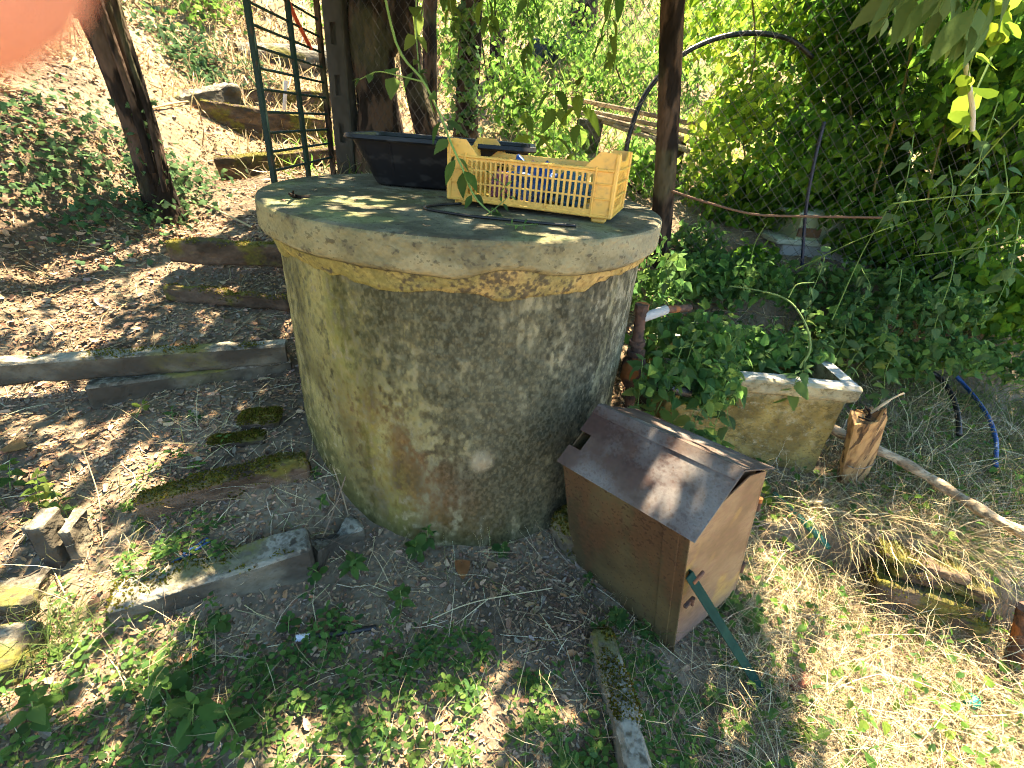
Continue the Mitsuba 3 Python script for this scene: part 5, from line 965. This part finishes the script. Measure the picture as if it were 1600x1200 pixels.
ld = lambda x, y: (.35 + .65 * sm(.35, .6, N2(x, y, 4, 12))) * (1 - .85 * dryf(x, y))
P_ = vis(np.vstack([on_ground(110000, -3.6, 1.4, .35, 3.4, r5, ld), on_ground(90000, -6.0, 2.2, 3.0, 8.5, r5, lambda x, y: ld(x, y) * sm(.6, -1.2, x - .1 * y))]))
out = []
for k in range(5):
    q = P_[k::5]; n = len(q); d = np.hypot(q[:, 0], q[:, 1]); s = r5.uniform(.008, .023, n) * (1 + .16 * np.maximum(d - 1.5, 0)) * np.where(r5.uniform(0, 1, n) < .07, 2.1, 1)
    nn = gnormal(q[:, 0], q[:, 1]); out.append(scatter(L_LITTER[k], q + nn * (s * r5.uniform(.05, .35, n))[:, None], rvec(n, 0, r5) * [1, 1, .15], nn + .45 * rvec(n, 0, r5), s, pick(LITTER, n, r5, weights=[.26, .2, .2, .1, .14, .10])))
V, F_, C_ = merge3(out); put('leaf_litter', (V, F_), 'matte', col=C_, kind='stuff', label='dry leaf litter covering the dark soil', cat='leaf litter')
# twigs and dry stalks
P_ = vis(on_ground(4200, -3.2, 2.2, .4, 4.0, r5)); tw_ = []
for q in P_:
    L = r5.uniform(.04, .20) * (1 + .15 * max(0, q[1] - 1.5)); d = rvec(1, 0, r5)[0] * [1, 1, .12]; e = q + d * L; e[2] = ground_z(e[0], e[1]).item() + r5.uniform(.002, .03); m = (q + e) / 2 + rvec(1, 0, r5)[0] * L * .08; m[2] = max(m[2], ground_z(m[0], m[1]).item() + .004)
    v, f = tube([q + [0, 0, .003], m, e], [.0018, .0015, .0008], 4, False); c = pick(STRAW + [(.16, .10, .06), (.10, .07, .05)], 1, r5)[0]; tw_.append((v, f, np.broadcast_to(c, (len(v), 3))))
V, F_, C_ = merge3(tw_); put('fallen_twigs', (V, F_), 'matte', col=C_, smooth=True, kind='stuff', label='thin fallen twigs and dry stalks strewn over the soil', cat='twigs')
# dry grass: matted straw and standing blades
def blades(P, lmin, lmax, w, cols, lie, bend=.5, bs='leaf', seed=1):
    r = np.random.default_rng(seed); n = len(P); d = rvec(n, 0, r); d[:, 2] = np.abs(d[:, 2]) * .6 + lie; L = r.uniform(lmin, lmax, n) * (1 + .10 * np.maximum(P[:, 1] - 1.5, 0))
    return scatter(blade_tmpl(bend), P + [0, 0, .002], nrm(d), rvec(n, 1.0, r), L, pick(cols, n, r), w * (1 + .35 * np.maximum(np.hypot(P[:, 0], P[:, 1]) - 1.5, 0)))
P_ = vis(on_ground(44000, .3, 3.6, .3, 2.6, r5, lambda x, y: (np.maximum(dryf(x, y), .75 * sm(1.55, 1.75, x) * sm(.25, .5, N2(x, y, 3, 18))) + .05) * np.where(gnormal(x, y)[:, 2] > .86, 1, .12)))
V, F_, C_ = merge3([blades(P_, .04, .16, .0022, STRAW, .10, .35, seed=3), blades(P_[::4] + [0, 0, .014], .08, .30, .0024, STRAW, .30, .8, seed=4)]); Q_ = vis(on_ground(2600, -1.6, .9, .35, 1.7, r5, lambda x, y: .15 + .85 * sm(.45, .6, N2(x, y, 3.5, 83)))); V, F_, C_ = merge3([(V, F_, C_), blades(Q_, .05, .22, .0019, STRAW, .22, .7, seed=14)]); put('dry_grass', (V, F_), 'matte', col=C_, kind='stuff', label='matted dry straw coloured grass, thick at lower right and thin among the weeds', cat='dry grass')
gd = lambda x, y: .25 * sm(.9, 1.2, x) * sm(.5, .62, N2(x, y, 5, 31)) + .7 * sm(1.6, 1.9, x) * sm(1.6, 1.9, y) + .10 * sm(.50, .62, N2(x, y, 4, 33)) * sm(1.6, 1.2, y)
P_ = vis(on_ground(48000, -2.2, 4.4, .3, 3.3, r5, gd)); V, F_, C_ = blades(P_, .06, .20, .0022, [(.13, .19, .05), (.18, .23, .07), (.24, .25, .09), (.10, .15, .04)], .35, .8, seed=5); put('green_grass', (V, F_), 'leaf', col=C_, kind='stuff', label='sparse green grass blades among straw and weeds', cat='grass')
# overhanging dry stalks on the bank
bx_ = np.array([atz(1250 + 300 * t, 795 + 75 * t, -.02) for t in r5.uniform(0, 1, 900)]) + r5.normal(size=(900, 3)) * [.05, .06, .02]; n = len(bx_)
V, F_, C_ = scatter(blade_tmpl(1.2), bx_, nrm(np.array([0.15, -.9, .1]) + .55 * r5.normal(size=(n, 3))), rvec(n, .8, r5), r5.uniform(.10, .30, n), pick(STRAW + [(.2, .22, .08)], n, r5), .0028); put('bank_grass', (V, F_), 'matte', col=C_, kind='stuff', label='dry grass stalks hanging over the bank edge', cat='dry grass')
# grass on the slope far behind
P_ = vis(on_ground(80000, -8, 7, 4.2, 14, r5, lambda x, y: sm(.30, .6, N2(x, y, .9, 41)) * .8 + .1)); n = len(P_); d = np.hypot(P_[:, 0], P_[:, 1])
gmix = np.where((r5.uniform(0, 1, n) < sm(-2.5, .5, P_[:, 0] + 2 * (N2(P_[:, 0], P_[:, 1], .8, 43) - .5)) * .75)[:, None], pick(G_BRIGHT, n, r5), pick(STRAW, n, r5))
V, F_, C_ = scatter(blade_tmpl(.6), P_, nrm(rvec(n, .5, r5)), rvec(n, .5, r5), r5.uniform(.10, .28, n), gmix, .004 + .0016 * d); put('slope_grass', (V, F_), 'leaf', col=C_, kind='stuff', label='tall dry and green grass on the sunlit slope behind the fence', cat='grass')
P_ = vis(on_ground(30000, -6, 7, 4.2, 11, r5, lambda x, y: sm(-2.2, -.2, x) * sm(.54, .68, N2(x, y, 1.1, 47)) * .6)); n = len(P_); P_ = P_ + np.stack([P_[:, 0] * 0, P_[:, 0] * 0, r5.uniform(.03, .40, n)], 1)
V, F_, C_ = scatter(L_SIMPLE, P_, rvec(n, -.2, r5), rvec(n, 1, r5), r5.uniform(.06, .12, n), pick(G_BRIGHT, n, r5)); put('slope_weeds', (V, F_), 'leaf', col=C_, kind='stuff', label='leafy weeds covering the sunlit slope behind the fence', cat='weeds')
# low weeds in the foreground
wd = lambda x, y: sm(.45, .60, N2(x, y, 3.6, 61) + .13 * sm(1.2, .8, y)) * sm(1.65, 1.15, y) * (1 - .8 * dryf(x, y)) * sm(-1.3, -.7, x + .35 * y)
P_ = vis(on_ground(2900, -1.4, 1.4, .35, 1.7, r5, wd)); out = []
for j, q in enumerate(P_):
    k = r5.integers(4, 8); a = r5.uniform(0, 6.3) + np.arange(k) * 2.4; h = r5.uniform(.012, .05) * (.6 + .8 * np.arange(k) / k); pos = q + np.stack([np.cos(a) * .008, np.sin(a) * .008, h], 1)
    out.append(scatter([L_OVATE, L_ROUND, L_LANCE, L_OVATE][j % 4], pos, np.stack([np.cos(a), np.sin(a), np.full(k, .15)], 1), np.array([0, -.15, 1.0]) + .35 * rvec(k, 0, r5), r5.uniform(.014, .034, k), pick(G_SHADE + [(.17, .27, .07)], k, r5), r5.uniform(.012, .024, k)))
V, F_, C_ = merge3(out); put('ground_weeds', (V, F_), 'leaf', col=C_, smooth=True, kind='stuff', label='low green weeds spreading over the foreground soil', cat='weeds')
P_ = vis(on_ground(5200, .8, 2.8, .5, 2.9, r5, lambda x, y: .5 + 0 * x)); n = len(P_); P_ = P_ + np.stack([P_[:, 0] * 0, P_[:, 0] * 0, r5.uniform(.01, .10, n)], 1)
V, F_, C_ = scatter(L_OVATE, P_, rvec(n, 0, r5), rvec(n, 1.5, r5), r5.uniform(.02, .05, n), pick(G_SHADE + G_BRIGHT, n, r5)); put('grass_weeds', (V, F_), 'leaf', col=C_, kind='stuff', label='scattered small weed leaves in the dry grass', cat='weeds')
# nettle tangle filling behind and beside the trough (leaves too many to pick apart)
tg = [(aty(1100, 412, 3.15), (.28, .15, .10), 300), (aty(1090, 372, 3.35), (.22, .12, .12), 260), (aty(1100, 598, 1.86), (.17, .10, .12), 300), (aty(1120, 425, 3.05), (.35, .2, .12), 420), (aty(1230, 440, 2.95), (.4, .2, .13), 500), (aty(1350, 440, 2.95), (.4, .2, .14), 500), (aty(1470, 480, 2.8), (.35, .2, .14), 450), (aty(1560, 560, 2.7), (.35, .25, .12), 420), (aty(1480, 545, 2.6), (.3, .2, .1), 260), (aty(1080, 540, 2.15), (.30, .22, .20), 700), (aty(1200, 545, 2.35), (.35, .16, .13), 500), (aty(1330, 520, 2.7), (.35, .2, .18), 500), (aty(1030, 600, 1.75), (.10, .10, .14), 160), (aty(1025, 440, 2.7), (.18, .2, .25), 300), (aty(1130, 450, 2.9), (.5, .2, .16), 350), (aty(1330, 450, 3.0), (.5, .2, .16), 350), (aty(1420, 560, 2.6), (.3, .2, .12), 350), (aty(1110, 680, 1.65), (.08, .12, .10), 100)]
V, F_, C_ = leafmass(tg, G_SHADE + [(.10, .17, .06)], .035, .075, seed=77, clump=.38, hang=.4); put('nettle_tangle', (V, F_), 'leaf', col=C_, kind='stuff', label='tangle of nettle leaves around the stone trough', cat='nettles')
# ivy on the left bank and round the leaning tree
def ivy_patch(name, lab, spots, smin, smax, cols=G_IVY, lift=(.02, .12)):
    out = []
    for px, py, rx, ry, n in spots:
        c = atg(px, py); q = np.stack([c[0] + r5.normal(size=n) * rx, c[1] + r5.normal(size=n) * ry], 1); z = ground_z(q[:, 0], q[:, 1]) + r5.uniform(*lift, n); q = np.column_stack([q, z]); nn = gnormal(q[:, 0], q[:, 1])
        out.append(scatter(L_IVY, q, rvec(n, 0, r5), nn + .5 * rvec(n, .4, r5) + [0, .25, .3], r5.uniform(smin, smax, n), pick(cols, n, r5)))
    V, F_, C_ = merge3(out); put(name, (V, F_), 'ivy_leaf', col=C_, kind='stuff', label=lab, cat='ivy')
scene['ivy_leaf'] = {'type': 'principledthin', 'base_color': VC, 'roughness': 0.33, 'eta': 1.55, 'diff_trans': 0.6}
ivy_patch('ivy', 'glossy dark ivy covering the left bank beside the leaning tree', [(60, 265, .26, .2, 110), (130, 275, .26, .16, 130), (205, 255, .22, .18, 130), (30, 305, .22, .16, 90), (110, 305, .22, .16, 90), (285, 290, .14, .22, 170), (300, 320, .12, .12, 80), (180, 320, .2, .12, 80), (20, 210, .3, .25, 90), (150, 200, .3, .2, 70)], .03, .058)
ivy_patch('ivy', 'ivy strand running down the sunlit slope above the steps', [(270, 60, .14, .3, 130), (290, 85, .14, .25, 140), (305, 110, .12, .2, 120), (320, 128, .12, .2, 90), (385, 118, .25, .15, 110), (245, 20, .2, .3, 90)], .04, .08)
ivy_patch('ivy', 'bright ivy clump at the top of the slope, left of gate', [(320, 15, .18, .35, 260), (335, 40, .14, .3, 160)], .05, .09, G_BRIGHT, (.05, .35))
c = [aty(262, 330, tl and b_l[1]), ] if False else None
lb = atz(262, 352, .76); q = []
for t in r5.uniform(0, 1, 220) ** 1.3: base = lb * (1 - t) + aty(205, 150, lb[1] - .03) * t; q.append(base + rvec(1, 0, r5)[0] * [.14, .14, .05] * (1.1 - .35 * t))
q = np.array(q); V, F_, C_ = scatter(L_IVY, q, rvec(len(q), -.3, r5), rvec(len(q), .3, r5) + [0, -.6, .2], r5.uniform(.03, .06, len(q)), pick(G_IVY, len(q), r5)); put('ivy', (V, F_), 'ivy_leaf', tl, col=C_, kind='stuff')
q = np.array([aty(727 + r5.normal() * 13, 205 - 200 * t, 4.48) for t in r5.uniform(0, 1, 180)]); V, F_, C_ = scatter(L_IVY, q, rvec(len(q), -.4, r5), rvec(len(q), .3, r5) + [0, -.8, .2], r5.uniform(.05, .09, len(q)), pick(G_IVY + G_SHADE, len(q), r5)); put('ivy', (V, F_), 'ivy_leaf', t3, col=C_, kind='stuff')
# grass tuft left of the kerb
tf = atg(95, 1010); P_ = tf + np.column_stack([r5.normal(size=(90, 2)) * .035, np.zeros(90)]); V, F_, C_ = blades(P_, .10, .22, .0032, [(.15, .21, .06), (.20, .26, .09)], .55, 1.2, seed=9); put('grass_tuft', (V, F_), 'leaf', col=C_, label='tuft of long green grass at the left end of the kerb', cat='grass tuft')
# dry straw stalks leaning on the tank foot and over the weeds
for i, (pts, rad, lab) in enumerate([([(500, 700, .12), (530, 765, .05), (552, 835, .01)], .003, 'dry pale stalk leaning on the left foot of the tank'), ([(478, 905, .01), (520, 825, .06), (545, 770, .10)], .0025, 'bent straw stalk over the kerb fragment'), ([(985, 965, .01), (1050, 1020, .02), (1095, 1070, .01)], .003, 'yellow straw stalk below the rusty cabinet'), ([(1000, 945, .02), (1060, 1005, .03), (1150, 1100, .01)], .003, 'long straw stalk lying toward the angle bar'), ([(660, 980, .02), (740, 955, .05), (860, 935, .06)], .002, 'dry grass stalk with ear in front of the tank'), ([(510, 1100, .01), (580, 1060, .02), (665, 1065, .01)], .003, 'grey stick lying among the weeds at the bottom'), ([(160, 770, .2), (165, 800, .08), (163, 845, .02)], .002, 'thin stalk beside the broken block'), ([(230, 175, .02), (290, 165, .03), (330, 165, .02)], .008, 'pale stick below the stone edging'), ([(300, 310, .02), (345, 335, .02), (395, 360, .02)], .008, 'pale stick on the path left of tank lid')]):
    P_ = [atg(a, b) + [0, 0, h] for a, b, h in pts]; put('dry_stalk', tube(spline(P_, 20), rad, 6), 'matte', smooth=True, col=pick(STRAW, 1, r5)[0], label=lab, cat='stalk')

# ------------------------------------------------------------------ the photographer's hand: one fingertip reaches before the lens
scene['skin'] = {'type': 'principledthin', 'base_color': {'type': 'rgb', 'value': [.80, .44, .32]}, 'roughness': 0.5, 'eta': 1.4, 'diff_trans': 1.0}
def hand():
    d = nrm(ray(-470, -385)); c0 = CAM + ray(-470, -385) * .0125; out = nrm(-RT * .82 + UP * .55); back = -FW
    fing = []
    def chain(pts, rad):
        m = m3.Manifold()
        for (a, b, ra, rb_) in zip(pts[:-1], pts[1:], rad[:-1], rad[1:]):
            s = [m3.Manifold.sphere(r, 20).translate(list(p)) for p, r in ((a, ra), (b, rb_))]; m = m + m3.Manifold.batch_hull(s)
        return m
    side = nrm(np.cross(out, back))
    k1 = c0 + out * .026 + back * .004; k2 = c0 + out * .050 + back * .016; k3 = c0 + out * .078 + back * .048
    m = chain([c0, k1, k2, k3], [.0080, .0086, .0094, .0105])
    for j, (L, cu) in enumerate([(1.06, .010), (1.0, .014), (.82, .018)]):
        o = side * .020 * (j + 1)
        tip = k3 + o - out * .050 * L + back * (cu - .02); a = k3 + o - out * .030 * L + back * (cu - .005); b = k3 + o + out * .002 + back * .004
        m = m + chain([tip, a, b, k3 + o * .95 + out * .012 + back * .014], [.0078, .0086, .0094, .0105])
    w = k3 + side * .030 + out * .085 + back * .03
    palm = m3.Manifold.batch_hull([m3.Manifold.sphere(r, 20).translate(list(p)) for p, r in ((k3 + out * .01, .012), (k3 + side * .06 + out * .01, .012), (w - side * .022, .016), (w + side * .022, .016))])
    m = m + palm + chain([w - side * .02 - out * .02, w - side * .055 - out * .045 + back * .01, w - side * .062 - out * .075 + back * .012], [.015, .0115, .0090]) + chain([w, w + out * .09 + back * .03], [.026, .032])
    m = m.refine_to_length(.0035); v, f = vf(m); tm = trimesh.Trimesh(v, f, process=True); trimesh.smoothing.filter_taubin(tm, iterations=12); return tm
put('person_hand', hand(), 'skin', smooth=True, label='out of focus hand whose fingertip covers the top left corner', cat='hand')
